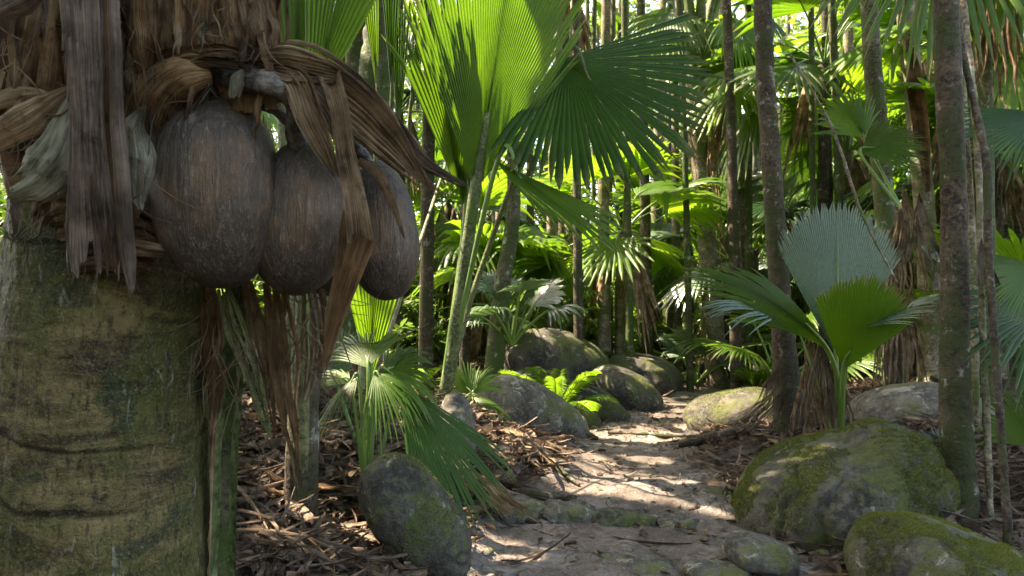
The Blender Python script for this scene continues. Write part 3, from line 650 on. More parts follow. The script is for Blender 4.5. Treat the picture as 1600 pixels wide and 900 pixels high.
def fibres(n, x0, x1, y0, y1, d, L, seed, mat='dead'):
    r_ = random.Random(seed); mb = MB()
    for k in range(n):
        px, py = r_.uniform(x0, x1), r_.uniform(y0, y1); a = r_.gauss(PI / 2, .7); l = r_.uniform(*L); dd = d + r_.uniform(-.04, .03); p = []
        for j in range(4):
            p.append(P(px, py, dd)); px += math.cos(a) * l / 3; py += math.sin(a) * l / 3; a += r_.gauss(0, .45); dd += r_.uniform(-.015, .015)
        rr0 = r_.uniform(.0005, .0022); tube(mb, p, [rr0, rr0, rr0 * .3], 12, 5, 0, k, cap=False)
    return child('loose_fibres', mb, M[mat])
fibres(90, 0, 225, -20, 330, 1.50, (40, 150), 1); fibres(50, 225, 430, -20, 80, 1.50, (30, 70), 11); fibres(60, 180, 330, 80, 140, 1.53, (20, 60), 2, 'deadmoss'); fibres(70, 310, 540, 440, 560, 1.75, (60, 200), 3); fibres(60, 40, 330, 320, 420, 1.58, (20, 80), 4, 'husk')
rr = random.Random(5)
for i in range(26):   # short tattered fibres and shreds
    x0 = rr.uniform(0, 420); y0 = rr.uniform(-20, 300 if x0 < 240 else 120); a = rr.uniform(-1, 1); L = rr.uniform(40, 130)
    dd = rr.uniform(1.50, 1.58)
    dead([(x0, y0, dd, rr.uniform(4, 16)), (x0 + a * 18, y0 + L * .5, dd - .02, rr.uniform(8, 22)), (x0 + a * 26, y0 + L, dd + .02, 3)], rr.choice(['dead', 'deadorange', 'husk', 'deadgrey']), 'leaf_shred', across=6, steps=18, curl=rr.uniform(-.5, .6), crumple=.01, rag=.2, twist=rr.uniform(-70, 70), seed=i + 80, fc=18)
# the big grey-brown broken strip hanging in front
dead([(118, -90, 1.42, 72), (128, 20, 1.41, 60), (132, 120, 1.40, 50), (138, 220, 1.40, 52), (140, 320, 1.41, 64), (145, 400, 1.42, 74), (148, 446, 1.42, 70)], 'deadgrey', 'dead_leaf_base', 'grey-brown split leaf base with a jagged lower end', across=31, steps=110, curl=.30, crumple=.007, rag=.26, pleats=5, pleat=.035, seed=5, fc=20, teeth=13)
dead([(140, -90, 1.44, 50), (158, 60, 1.43, 46), (164, 200, 1.43, 46), (178, 330, 1.44, 46), (186, 430, 1.44, 30)], 'husk', 'dead_leaf_base', 'dark inner groove of the split leaf base', across=13, steps=70, curl=-.5, crumple=.005, rag=.1, seed=55, fc=20)
dead([(172, -90, 1.40, 16), (180, 60, 1.39, 18), (184, 180, 1.39, 20), (192, 300, 1.395, 24), (200, 400, 1.40, 24), (206, 462, 1.40, 6)], 'deadgrey', 'dead_leaf_base', across=11, steps=60, curl=.9, crumple=.004, rag=.06, seed=6, fc=16)
dead([(112, -60, 1.41, 30), (110, 20, 1.40, 26), (100, 80, 1.40, 8)], 'deadgrey', 'dead_leaf_base', across=7, steps=24, curl=.4, crumple=.006, seed=7)
# left side: curled dead leaf, mossy grey scrap, pale scrap
dead([(112, 135, 1.50, 10), (80, 160, 1.48, 34), (40, 190, 1.47, 52), (0, 215, 1.47, 44), (-50, 250, 1.48, 20)], 'dead', 'dead_frond', across=15, steps=50, curl=.3, crumple=.006, pleats=4, pleat=.06, seed=12)
dead([(95, 160, 1.52, 6), (60, 150, 1.5, 20), (20, 155, 1.5, 30), (-40, 170, 1.5, 20)], 'dead', 'dead_frond', across=9, steps=40, curl=.3, crumple=.006, pleats=3, pleat=.06, seed=13)
dead([(118, 150, 1.50, 20), (104, 200, 1.48, 56), (84, 255, 1.47, 84), (50, 290, 1.48, 76), (-10, 310, 1.5, 20)], 'deadmoss', 'dead_frond', 'mossy grey crumpled leaf scrap beside the broken strip', across=31, steps=60, curl=.35, crumple=.014, rag=.35, pleats=3, pleat=.05, seed=14, fc=16)
dead([(228, 165, 1.52, 6), (212, 200, 1.50, 40), (218, 250, 1.49, 52), (212, 300, 1.50, 34), (216, 335, 1.5, 12)], 'deadmoss', 'dead_frond', 'pale crumpled leaf scrap left of the biggest nut', across=15, steps=40, curl=.35, crumple=.012, rag=.35, pleats=4, pleat=.05, seed=15, fc=22)
mb = MB(); tube(mb, [P(300, 158, 1.50), P(262, 162, 1.50), P(240, 185, 1.50), P(232, 240, 1.5), P(222, 320, 1.5)], [.0012, .002, .002, .0015, .001], 30, 6, 0); child('leaf_shred', mb, M['deadmoss'])
dead([(0, 20, 1.45, 30), (30, 5, 1.45, 40), (60, -10, 1.45, 20), (110, -30, 1.46, 10)], 'deadgrey', 'dead_frond', across=9, steps=30, curl=.4, crumple=.006, pleats=3, pleat=.05, seed=16)
# dark arching sheath above the nuts
bundle([(215, 140, 1.57, 30), (250, 108, 1.53, 30), (300, 92, 1.50, 24), (350, 88, 1.50, 20), (425, 104, 1.53, 14)], 'husk', 'sheath', n=4, spread=1.0, wf=.6, seed=17, crumple=.012, rag=.3)
dead([(228, 215, 1.58, 70), (245, 160, 1.53, 80), (285, 125, 1.50, 60), (330, 118, 1.52, 30)], 'deadorange', 'sheath', across=13, steps=40, curl=.4, crumple=.012, seed=18)
dead([(380, 108, 1.50, 14), (372, 125, 1.49, 22), (364, 160, 1.5, 16)], 'deadmoss', 'leaf_shred', across=9, steps=20, curl=.6, crumple=.004, rag=.3, seed=19)
# fruit stalk
mb = MB(); tube(mb, [P(300, 118, 1.68), P(350, 124, 1.60), P(400, 126, 1.53), P(436, 134, 1.52), P(458, 160, 1.55), P(460, 200, 1.60), P(466, 240, 1.66)], [.03, .026, .028, .026, .021, .018, .022], 70, 14, .010, 3, freq=22)
tube(mb, [P(380, 150, 1.64), P(400, 160, 1.61), P(430, 172, 1.61), P(452, 190, 1.64)], [.012, .014, .013, .015], 40, 10, .006, 4, freq=25)
tube(mb, [P(420, 130, 1.66), P(480, 150, 1.74), P(540, 200, 1.82), P(575, 255, 1.86)], [.02, .018, .015, .018], 40, 10, .006, 5, freq=25)
tube(mb, [P(340, 118, 1.66), P(338, 135, 1.63), P(340, 158, 1.62)], [.018, .016, .022], 20, 10, .004, 6, freq=25)
M['fruitstalk'] = bark_mat('fruit_stalk', (.115, .10, .085), (.05, .043, .038), (.07, .08, .03), (.3, .29, .26), .1, .5, 14)
child('fruit_stalk', mb, M['fruitstalk'])
# dead pleated blade draped over the nuts, fingers pointing down to the right
DF = [[(405, 108, 1.60, 20), (450, 100, 1.52, 50), (520, 135, 1.52, 58), (600, 205, 1.60, 46), (672, 300, 1.68, 4)],
      [(440, 98, 1.58, 20), (500, 112, 1.54, 44), (560, 160, 1.58, 44), (620, 235, 1.66, 30), (690, 305, 1.74, 3)],
      [(470, 102, 1.62, 18), (530, 130, 1.60, 34), (600, 185, 1.66, 30), (660, 250, 1.74, 16), (740, 298, 1.8, 2)],
      [(500, 110, 1.62, 16), (560, 150, 1.62, 26), (620, 195, 1.70, 18), (668, 240, 1.76, 2)],
      [(430, 100, 1.55, 20), (462, 130, 1.49, 30), (480, 180, 1.49, 34), (505, 230, 1.52, 30), (528, 280, 1.58, 4)],
      [(450, 100, 1.55, 20), (490, 140, 1.50, 34), (520, 180, 1.50, 30), (540, 240, 1.54, 18), (548, 300, 1.58, 4)],
      [(380, 104, 1.56, 14), (430, 98, 1.50, 30), (480, 108, 1.50, 34), (535, 120, 1.51, 20)],
      [(560, 250, 1.60, 10), (590, 270, 1.62, 16), (612, 310, 1.66, 14), (635, 378, 1.70, 2)]]
for i, c in enumerate(DF):
    dead([(a, b, e + .01, w * 1.15) for a, b, e, w in c], ['dead', 'dead', 'deadgrey'][i % 3], 'dead_frond_finger', across=33, steps=64, curl=.2 if i % 2 else -.2, pleats=7, pleat=.05, crumple=.006, seed=250 + i, rag=.08, twist=14)
    if i % 2 == 0: bundle(c, ['dead', 'dead', 'deadgrey'][i % 3], 'dead_frond_finger', n=3, spread=1.2, wf=.22, dz=.012, seed=50 + i, curl=.3, crumple=.006, rag=.10, steps=56, pleats=3, pleat=.09, twist=25)
dead([(515, 118, 1.52, 34), (530, 170, 1.47, 30), (540, 240, 1.46, 30), (555, 310, 1.46, 34), (564, 378, 1.46, 42)], 'dead', 'dead_frond_finger', 'long folded strip hanging across the outer nut', across=15, steps=60, curl=-.45, pleats=3, pleat=.08, crumple=.005, seed=70)
dead([(566, 370, 1.46, 44), (556, 400, 1.47, 40), (540, 450, 1.49, 32), (520, 520, 1.52, 22), (500, 600, 1.55, 4)], 'deadorange', 'dead_frond_finger', across=13, steps=50, curl=.5, pleats=3, pleat=.08, crumple=.006, rag=.15, seed=71)
dead([(548, 330, 1.56, 24), (540, 420, 1.60, 34), (520, 500, 1.62, 26), (512, 560, 1.64, 6)], 'deadorange', 'dead_frond_finger', across=11, steps=40, curl=.4, pleats=2, pleat=.1, crumple=.006, rag=.1, seed=72)
# strips hanging below the nuts
HG = [([(425, 440, 1.78, 30), (440, 520, 1.76, 44), (452, 620, 1.76, 30), (462, 700, 1.76, 16), (468, 772, 1.76, 4)], 'deadorange'),
      ([(440, 450, 1.80, 24), (430, 540, 1.80, 20), (446, 640, 1.8, 10), (440, 700, 1.8, 2)], 'dead'),
      ([(385, 440, 1.80, 20), (400, 520, 1.80, 24), (420, 600, 1.80, 14), (432, 700, 1.8, 4)], 'deadorange'),
      ([(350, 450, 1.76, 16), (362, 500, 1.76, 26), (392, 580, 1.76, 24), (412, 650, 1.78, 14), (425, 690, 1.78, 3)], 'petdark'),
      ([(478, 450, 1.85, 16), (484, 530, 1.85, 26), (478, 600, 1.85, 20), (470, 640, 1.85, 6)], 'dead'),
      ([(500, 452, 1.88, 18), (510, 520, 1.88, 22), (500, 580, 1.88, 14), (498, 610, 1.88, 4)], 'dead'),
      ([(325, 445, 1.82, 24), (330, 520, 1.84, 30), (335, 600, 1.84, 26), (330, 680, 1.84, 8)], 'deadorange'),
      ([(312, 450, 1.85, 20), (318, 540, 1.86, 16), (310, 640, 1.86, 6)], 'husk'),
      ([(20, 420, 1.75, 16), (12, 520, 1.78, 14), (0, 640, 1.8, 4)], 'dead')]
for i, (c, mt) in enumerate(HG): bundle(c, mt, 'hanging_strip', n=4, spread=.75, wf=.26, dz=.015, seed=90 + i, curl=.4, crumple=.007, rag=.2, steps=56, pleats=2, pleat=.12, twist=60)
# green and brown leaf stalks beside the trunk
st = thing('leaning_petiole', 'thick green palm leaf stalk standing upright just right of the mossy trunk', 'leaf stalk', P(345, 900, 1.95) - np.array([0, 0, .7]))
mb = MB(); a0 = P(345, 900, 1.95); a0[2] = Hs(a0[0], a0[1]) - .05
ribbon(mb, [(*a0, .075), (*P(352, 760, 1.92), .062), (*P(362, 600, 1.88), .056), (*P(370, 440, 1.84), .055), (*P(378, 250, 1.9), .05)], pix=False, across=11, steps=70, curl=-.65, crumple=.003, seed=3); child('stalk_rib', mb, M['stalk'], st)
mb = MB(); tube(mb, [a0 + [.0, .03, 0], P(352, 760, 1.95), P(362, 600, 1.91), P(372, 440, 1.87)], [.034, .028, .024, .022], 60, 12, .003, 2); child('stalk_core', mb, M['barkgreen'], st)
a1 = P(318, 900, 2.02); a1[2] = Hs(a1[0], a1[1]) - .05
b2 = thing('dry_petiole', 'brown dry leaf stalk between the mossy trunk and the green one', 'leaf stalk', a1)
mb = MB(); ribbon(mb, [(*a1, .06), (*P(322, 760, 2.0), .05), (*P(334, 600, 1.97), .04), (*P(342, 460, 1.9), .04)], pix=False, across=9, steps=60, curl=.6, crumple=.008, pleats=2, seed=8); child('stalk_blade', mb, M['dead'], b2)
# ------------------------------------------------------------------ fan palms with hand-placed fronds
def mkfrond(parent, root, hub, tip, nrm, mat='leaf', petmat='petiole', pw_=(.02, .012), mid=None, name='frond', label=None, **kw):
    """root, hub, tip world points; blade = frond mesh, its stalk a sub-part"""
    root, hub, tip = map(np.asarray, (root, hub, tip)); Y = tip - hub; L = np.linalg.norm(Y)
    mb = MB(); fan(mb, hub, Y, nrm, L=kw.pop('L', L), **kw)
    fo = obj(name, mb, M[mat], parent)
    if label: fo['label'] = label
    pts = [root] + ([np.asarray(mid)] if mid is not None else []) + [hub, hub + norm(Y) * L * .25]
    mp = MB(); tube(mp, pts, [pw_[0], pw_[0] * .8, pw_[1], pw_[1] * .4], 36, 9, .002, 1, flat=.7)
    po = link('petiole', mp.mesh('petiole', M[petmat]), fo); po.matrix_parent_inverse = Matrix.Identity(4)
    # child of a child: vertices share the frond's space
    return fo
def GP(px, py, d):
    q = P(px, py, d); q[2] = Hs(q[0], q[1]); return q
V3 = lambda *a: np.array(a, float)

# --- A: the tall big-leaved young palm in the middle
r0 = GP(690, 665, 6.4)
pa = thing('fan_palm', 'young fan palm with the huge pleated bright green leaf rising above the path', 'palm tree', r0)
mkfrond(pa, r0, P(742, 300, 6.1), P(826, -235, 5.6), V3(.25, -.95, -.1), 'leaf', 'stalk', (.075, .055), mid=P(706, 560, 6.3), n=64, K=14, spread=58, side=.56, split=.80, fold=.30, costa=.25, cx=-.25, droop=.02, jit=.02, seed=1, label='huge upright pleated leaf lit from behind')
mkfrond(pa, r0, P(728, 330, 6.3), P(655, -40, 5.9), V3(-.35, -.9, .1), 'leaf', 'petiole', (.04, .03), n=16, K=12, spread=26, side=.85, split=.72, fold=.4, costa=.2, droop=.05, seed=2)
mkfrond(pa, r0, P(880, 92, 6.4), P(1062, 235, 5.9), V3(.10, -.93, .36), 'leafdark', 'petdark', (.035, .022), mid=P(752, 420, 6.7), n=46, K=13, spread=150, side=.95, split=.76, fold=.42, taper=1.7, costa=.12, cx=.12, droop=.05, jit=.04, seed=3, label='dark glossy fan spreading to the right behind the huge leaf')
mkfrond(pa, r0, P(777, 253, 5.9), P(945, 372, 5.2), V3(.5, -.55, .75), 'leaf', 'petiole', (.03, .02), n=30, K=10, spread=52, side=.9, split=.72, fold=.4, costa=.35, cx=.9, droop=.05, seed=4, label='olive-green half-folded leaf arching to the right')
# --- slender one left of it
r1 = GP(655, 690, 5.2)
pb = thing('fan_palm', 'slender palm with a thin leaning stalk left of the huge pleated leaf', 'palm tree', GP(560, 700, 5.2))
mkfrond(pb, GP(560, 700, 5.2), P(700, 245, 6.8), P(735, 90, 7.2), V3(0, -1, .1), 'leafdark', 'petdark', (.022, .014), mid=P(615, 500, 5.3), n=18, K=8, spread=40, side=.8, split=.4, fold=.5, droop=.05, seed=7)
# --- dark vertical blades above and behind the nuts
r2 = GP(560, 640, 5.6)
pc = thing('fan_palm', 'fan palm with dark narrow upright leaves behind the draped dead frond', 'palm tree', r2)
for i, (hx, hy, tx, ty, d, m_, sp, n_) in enumerate([(622, 225, 628, -120, 6.6, 'leafdark', 10, 7), (640, 190, 668, -60, 6.7, 'leafdark', 9, 6), (612, 160, 610, -120, 6.5, 'leafdark', 9, 6), (590, 150, 570, -120, 6.3, 'leaf', 10, 6)]):
    mkfrond(pc, r2, P(hx, hy, d), P(tx, ty, d - .2), V3(.2, -1, .1), m_, 'petdark', (.03, .02), mid=P(hx - 10, (hy + 640) / 2, d + .3), n=n_, K=9, spread=sp, side=.9, split=.5, fold=.5, costa=.1, droop=.03, seed=20 + i)
# --- bright blade right above the palm's shoulder
r3 = P(430, 250, 2.3)
pd = thing('fan_palm', 'palm behind the nuts whose broad green leaf blades rise at the top edge', 'palm tree', GP(470, 720, 3.6))
mkfrond(pd, GP(470, 720, 3.6), P(478, 190, 3.3), P(560, -120, 3.2), V3(.2, -1, .25), 'leafbright', 'petdark', (.045, .03), n=16, K=8, spread=30, side=.9, split=.85, fold=.35, costa=.3, cx=.7, droop=.0, seed=31)
mkfrond(pd, GP(470, 720, 3.6), P(462, 190, 3.5), P(470, -130, 3.4), V3(-.3, -1, .1), 'leaf', 'petdark', (.045, .03), n=14, K=8, spread=32, side=.9, split=.85, fold=.35, costa=.3, droop=.0, seed=32)
mkfrond(pd, GP(470, 720, 3.6), P(440, 140, 3.7), P(400, -130, 3.6), V3(-.3, -1, .1), 'leaf', 'petdark', (.045, .03), n=12, K=8, spread=30, side=.9, split=.8, fold=.4, costa=.3, droop=.0, seed=33)
mb = MB(); tube(mb, [GP(470, 735, 3.6) - [0, 0, .1], P(474, 640, 3.6), P(482, 540, 3.6), P(486, 440, 3.6)], [.085, .075, .07, .05], 40, 14, .02, 3)
child('trunk', mb, M['bark'], pd)

# --- B: sapling fan palm on the left bank
r4 = GP(575, 712, 3.95); top = r4 + V3(0, 0, .25)
pe = thing('fan_palm', 'low spreading young fan palm behind the leaning egg-shaped rock', 'palm tree', r4)
FR = [((560, 588, 3.95), (500, 640, 3.75), V3(-.5, -.3, .9), 90, 18, .25, 'leaf', .38),
      ((585, 585, 4.0), (640, 640, 3.8), V3(.1, -.6, .8), 100, 20, .25, 'leafbright', .35),
      ((625, 600, 4.1), (762, 790, 3.85), V3(.45, -.65, .55), 62, 28, .66, 'leafdark', .08),
      ((548, 600, 4.0), (488, 560, 4.1), V3(-.2, -.3, .9), 90, 18, .5, 'leaf', .35),
      ((590, 580, 4.1), (690, 600, 4.1), V3(.3, -.2, .95), 100, 20, .5, 'leaf', .40),
      ((575, 575, 4.05), (560, 500, 4.4), V3(0, -.8, .5), 90, 20, .55, 'leaf', .15)]
for i, (h, t, nr, sp, n_, spl, m_, dr) in enumerate(FR):
    mkfrond(pe, r4, P(*h), P(*t), nr, m_, 'petiole', (.014, .009), mid=(r4 + P(*h)) / 2 + V3(.0, 0, .05), n=n_, K=11, spread=sp, side=.9, split=spl, fold=.4, costa=.15, droop=dr, jit=.06, seed=40 + i)
# upright smooth blade behind it and the grey-green pleated one
r5 = GP(560, 690, 4.8)
pf = thing('fan_palm', 'fan palm with one smooth upright blade under the outer nut', 'palm tree', r5)
mkfrond(pf, r5, P(578, 600, 4.7), P(583, 425, 4.6), V3(.1, -1, .15), 'leaf', 'petiole', (.02, .016), n=16, K=8, spread=30, side=.97, split=.9, fold=.3, costa=.5, cx=.5, droop=0, seed=50)
mkfrond(pf, r5, P(530, 610, 4.9), P(500, 500, 4.9), V3(-.1, -.8, .6), 'leafblue', 'petiole', (.02, .014), n=26, K=8, spread=80, side=.85, split=.7, fold=.45, costa=.3, droop=.05, seed=51)
mkfrond(pf, r5, P(600, 590, 4.9), P(665, 520, 5.0), V3(.3, -.5, .8), 'leaf', 'petiole', (.016, .01), n=22, K=9, spread=100, side=.85, split=.5, fold=.4, droop=.3, seed=52)
# small palm by the lichen-covered upright stone
r6 = GP(735, 655, 6.8)
pg = thing('fan_palm', 'small palm with drooping yellow-green strips above the long slanting boulder', 'palm tree', r6)
for i, (t, nr, sp, n_, m_, dr) in enumerate([((800, 640, 6.6), V3(.3, -.3, .9), 80, 14, 'leafbright', .35), ((700, 560, 6.9), V3(-.2, -.8, .5), 80, 16, 'leaf', .12), ((690, 630, 6.5), V3(-.4, -.4, .8), 90, 14, 'leaf', .35), ((770, 560, 7.1), V3(.2, -.8, .5), 70, 14, 'leafbright', .2), ((752, 700, 6.3), V3(.1, -.6, .7), 100, 14, 'leafbright', .35)]):
    mkfrond(pg, r6, P(737, 618, 6.75), P(*t), nr, m_, 'petiole', (.012, .008), n=n_, K=9, spread=sp, side=.85, split=.35, fold=.4, droop=dr, seed=60 + i)

# --- R: the fan palm right of the path
r7 = GP(1312, 640, 6.0)
pr = thing('fan_palm', 'fan palm right of the path with one round silvery upright blade', 'palm tree', r7)
mkfrond(pr, r7, P(1306, 556, 5.9), P(1310, 320, 6.1), V3(.02, -.93, .38), 'leafblue', 'petiole', (.028, .02), n=60, K=14, spread=62, side=.80, split=.92, fold=.60, costa=.12, cx=.25, droop=.0, jit=.006, sv=.015, seed=71, pw=2.2, label='round silvery pleated blade standing upright')
mkfrond(pr, r7, P(1318, 578, 5.7), P(1366, 448, 5.2), V3(-.30, -.93, -.05), 'leaf', 'petiole', (.028, .02), n=40, K=14, spread=64, side=.86, split=.92, sv=.02, fold=.5, costa=.15, cx=.9, cy_=.5, droop=.0, jit=.006, seed=72, label='bright green cupped front blade')
mkfrond(pr, r7, P(1330, 520, 5.6), P(1475, 445, 5.2), V3(.0, -.25, .97), 'leafblue', 'petiole', (.012, .01), n=34, K=11, spread=60, side=.8, split=.5, fold=.5, costa=.5, droop=.12, seed=73)
mkfrond(pr, r7, P(1292, 545, 5.8), P(1150, 372, 5.3), V3(-.45, -.62, .60), 'leaf', 'petiole', (.03, .02), mid=P(1310, 600, 5.9), n=34, K=14, L=1.35, spread=34, side=.72, split=.66, fold=.4, costa=.5, cx=-1.6, cy_=.75, droop=.04, seed=74, label='long half-folded leaf arching left over the path')
mkfrond(pr, r7, P(1240, 500, 5.9), P(1105, 455, 5.6), V3(-.1, -.3, .95), 'leafblue', 'petiole', (.012, .01), n=26, K=11, spread=44, side=.8, split=.35, fold=.5, costa=.5, droop=.15, seed=75)
# dead skirts
def skirt(parent, hub, L, sp, n, seed, mat='dead', dirv=V3(0, -.12, -1), nrm=V3(0, -1, .1), split=.12):
    mb = MB(); fan(mb, hub, dirv, nrm, n=n, K=12, L=L, spread=sp, side=.8, split=split, fold=.6, costa=.05, droop=.0, jit=.18, seed=seed, taper=2.2)
    for i in range(len(mb.v)): mb.v[i] = mb.v[i] + np.stack([fbm(mb.v[i] * 5, seed, 3), fbm(mb.v[i] * 5, seed + 3, 3), 0 * mb.v[i][:, 0]], -1) * .06
    return child('dead_frond', mb, M[mat], parent)
for i, (px, py, d, Lp, sp) in enumerate([(1282, 500, 5.95, 150, 30), (1262, 530, 6.0, 140, 26), (1296, 520, 6.05, 170, 22), (1270, 510, 6.2, 170, 34)]):
    skirt(pr, P(px, py, d), Lp * d / F * 1.05, sp, 16, 80 + i, 'dead' if i % 2 else 'deadgrey')
mb = MB(); tube(mb, [r7 - V3(0, 0, .15), P(1308, 600, 6.05), P(1306, 540, 6.05)], [.07, .06, .04], 30, 12, .02, 3); child('trunk', mb, M['bark'], pr)
# second palm behind with a long brown skirt
r8 = GP(1398, 630, 7.4)
ps = thing('fan_palm', 'palm draped in a long brown skirt of dead fronds behind the bright green blade', 'palm tree', r8)
mb = MB(); tube(mb, [r8 - V3(0, 0, .15), P(1396, 520, 7.4), P(1402, 420, 7.4), P(1410, 330, 7.4)], [.10, .09, .085, .07], 40, 14, .02, 3); child('trunk', mb, M['bark'], ps)
for i, (px, py, d, Lp, sp) in enumerate([(1400, 430, 7.2, 190, 30), (1380, 450, 7.25, 170, 26), (1422, 440, 7.2, 150, 30), (1412, 285, 7.2, 170, 30), (1435, 300, 7.1, 150, 34), (1395, 350, 7.25, 160, 24)]):
    skirt(ps, P(px, py, d), Lp * d / F, sp, 15, 90 + i, ['dead', 'deadgrey', 'dead'][i % 3])
mkfrond(ps, P(1410, 330, 7.4), P(1450, 400, 7.3), P(1560, 395, 7.0), V3(.1, -.6, .8), 'leafblue', 'petiole', (.02, .014), n=30, K=9, spread=110, side=.85, split=.65, fold=.45, costa=.3, droop=.1, seed=101)
mkfrond(ps, P(1410, 330, 7.4), P(1350, 215, 7.8), P(1300, 130, 7.9), V3(.1, -.8, .4), 'leafbright', 'petiole', (.02, .014), n=28, K=9, spread=120, side=.85, split=.6, fold=.4, costa=.2, droop=.1, seed=102)
mkfrond(ps, P(1410, 330, 7.4), P(1345, 240, 7.6), P(1440, 200, 7.5), V3(0, -.8, .4), 'leaf', 'petiole', (.02, .014), n=28, K=9, spread=100, side=.85, split=.6, fold=.4, costa=.2, droop=.1, seed=103)
ptop = thing('fan_palm', 'palm whose brown dead fronds hang in long fingers at the top right corner', 'palm tree', GP(1545, 640, 6.8))
mb = MB(); tube(mb, [GP(1545, 640, 6.8) - V3(0, 0, .2), P(1540, 300, 6.8), P(1535, 0, 6.8), P(1530, -120, 6.8)], [.09, .075, .07, .07], 60, 12, .01, 3); child('trunk', mb, M['barkgreen'], ptop)
for i, (px, py, Lp, sp) in enumerate([(1500, -110, 230, 44), (1560, -120, 290, 46), (1600, -90, 280, 40), (1470, -60, 180, 30), (1535, -60, 240, 26)]):
    skirt(ptop, P(px, py, 6.6 + .15 * i), Lp * 6.6 / F, sp, 18, 300 + i, ['deadorange', 'dead'][i % 2], split=.3)
for i, (tx, ty, z) in enumerate([(1400, -40, 6.3), (1440, 20, 6.0), (1620, 10, 6.0), (1700, -60, 6.4)]):
    mkfrond(ptop, P(1530, -120, 6.8), P((1530 + tx) / 2, -140, 6.6), P(tx, ty, z), V3(0, -.5, .8), 'leaf', 'petiole', (.03, .02), n=30, K=9, spread=130, side=.85, split=.6, fold=.4, costa=.2, droop=.25, seed=310 + i)
# palm at the right edge
r9 = GP(1640, 700, 4.6)
pt = thing('fan_palm', 'palm at the right edge with dark fans reaching into the picture', 'palm tree', r9)
for i, (h, t, nr, sp, m_) in enumerate([((1640, 180, 5.6), (1540, 235, 5.3), V3(-.2, -.8, .5), 110, 'leafdark'), ((1650, 480, 4.8), (1530, 540, 4.3), V3(-.3, -.8, .4), 100, 'leafdark'), ((1655, 430, 5.0), (1500, 400, 5.2), V3(-.1, -.6, .8), 60, 'leaf'), ((1630, 420, 4.4), (1560, 470, 4.2), V3(-.1, -.8, .5), 90, 'leaf'), ((1620, 700, 4.6), (1560, 600, 4.7), V3(-.2, -.8, .4), 110, 'leaf')]):
    mkfrond(pt, r9, P(*h), P(*t), nr, m_, 'petiole', (.025, .016), n=32, K=10, spread=sp, side=.85, split=.6, fold=.4, costa=.2, droop=.12, seed=110 + i)
mb = MB(); c0, c1 = P(1306, 556, 5.88), P(1309, 345, 6.06); tube(mb, [P(1312, 620, 5.9), c0, (c0 + c1) / 2 + V3(0, -.012, 0), c1], [.018, .014, .008, .002], 40, 8); child('costa', mb, M['petiole'], pr)
# whole dead fronds lying about
for i, (px, py, d, ax_, ay_, L, sp, lb) in enumerate([(470, 860, 3.1, .9, .25, .75, 34, 'dead frond lying in the litter at the bottom left of the egg-shaped rock'), (400, 800, 3.2, .5, -.6, .55, 50, 'small dead frond lying beside the green stalk'),
        (690, 740, 5.0, .8, -.5, .8, 40, 'dead frond sliding down the left bank above the step'), (1330, 880, 3.6, .9, .1, .6, 30, 'dead frond lying between the two mossy boulders in front'), (1190, 720, 6.4, -.8, -.5, .9, 36, 'dead frond lying at the foot of the dark slender trunk'),
        (560, 760, 4.1, -.7, -.5, .7, 60, 'dead frond spread out behind the egg-shaped rock'), (770, 700, 6.4, .7, -.7, .8, 44, 'dead frond lying under the long slanting boulder'), (1580, 880, 3.2, -.5, .3, .6, 50, 'dead frond at the lower right edge behind the corner boulder')]):
    b = GP(px, py, d); e = b + norm(V3(ax_, ay_, 0)) * L; e[2] = Hs(e[0], e[1]) + .05; b[2] += .09
    t = thing('fallen_frond', lb, 'palm frond', b); mb = MB(); fan(mb, b, e - b, V3(0, 0, 1), n=16, K=9, L=L, spread=sp, side=.8, split=.3, fold=.7, costa=.05, droop=.02, jit=.15, seed=400 + i, taper=2)
    mb.v[0] = mb.v[0] + np.stack([fbm(mb.v[0] * 6, i, 3), fbm(mb.v[0] * 6, i + 3, 3), fbm(mb.v[0] * 5, i + 5, 3)], -1) * .08; child('blade', mb, M[['dead', 'deadgrey', 'deadorange'][i % 3]], t)
    b0 = b - norm(V3(ax_, ay_, 0)) * .45; b0[2] = Hs(b0[0], b0[1]) + .03; mb = MB(); tube(mb, [b0, (b + b0) / 2 + V3(0, 0, .02), b, b + (e - b) * .3], [.014, .012, .01, .003], 20, 7, .002); child('petiole', mb, M['dead'], t)
# fallen fan propped between the big boulder and the right trunk
ff = thing('fallen_frond', 'grey-green fan leaf wedged between the big mossy boulder and the speckled trunk', 'palm frond', P(1490, 735, 5.5))
mkfrond(ff, P(1500, 760, 5.4), P(1500, 740, 5.5), P(1420, 680, 5.7), V3(-.1, -.9, .5), 'leafblue', 'petiole', (.012, .01), n=30, K=8, spread=110, side=.9, split=.85, fold=.4, droop=.05, seed=121)

# ------------------------------------------------------------------ single trunks
def trunk(name, label, pts, rads, mat, cat='palm tree', group=None, rough=.012, n=90, k=20, rings=0, bury=.2, parts=None):
    """pts in (px, py, depth); first is the foot"""
    b = GP(*pts[0]) if pts[0][1] is not None else None
    W = [b - V3(0, 0, bury)] + [P(*q) for q in pts[1:]]; f1 = .3 / max(.5, W[1][2] - W[0][2]); W.insert(1, W[0] + (W[1] - W[0]) * f1); rads = [rads[0] * 1.55, rads[0] * 1.05] + list(rads[1:])
    t = thing(name, label, cat, b, group); mb = MB(); tube(mb, W, rads, n, k, rough, len(label), freq=7)
    child('trunk', mb, M[mat], t); return t
TR = 'tall bare palm trunks in the middle distance'
crown_at = []
t1 = trunk('palm_tree', 'speckled palm trunk standing beside the large mossy boulder', [(1497, 838, 4.45), (1492, 600, 4.45), (1490, 300, 4.5), (1480, 60, 4.5), (1474, -500, 4.6)], [.115, .09, .078, .075, .07], 'bark', k=28, n=160)
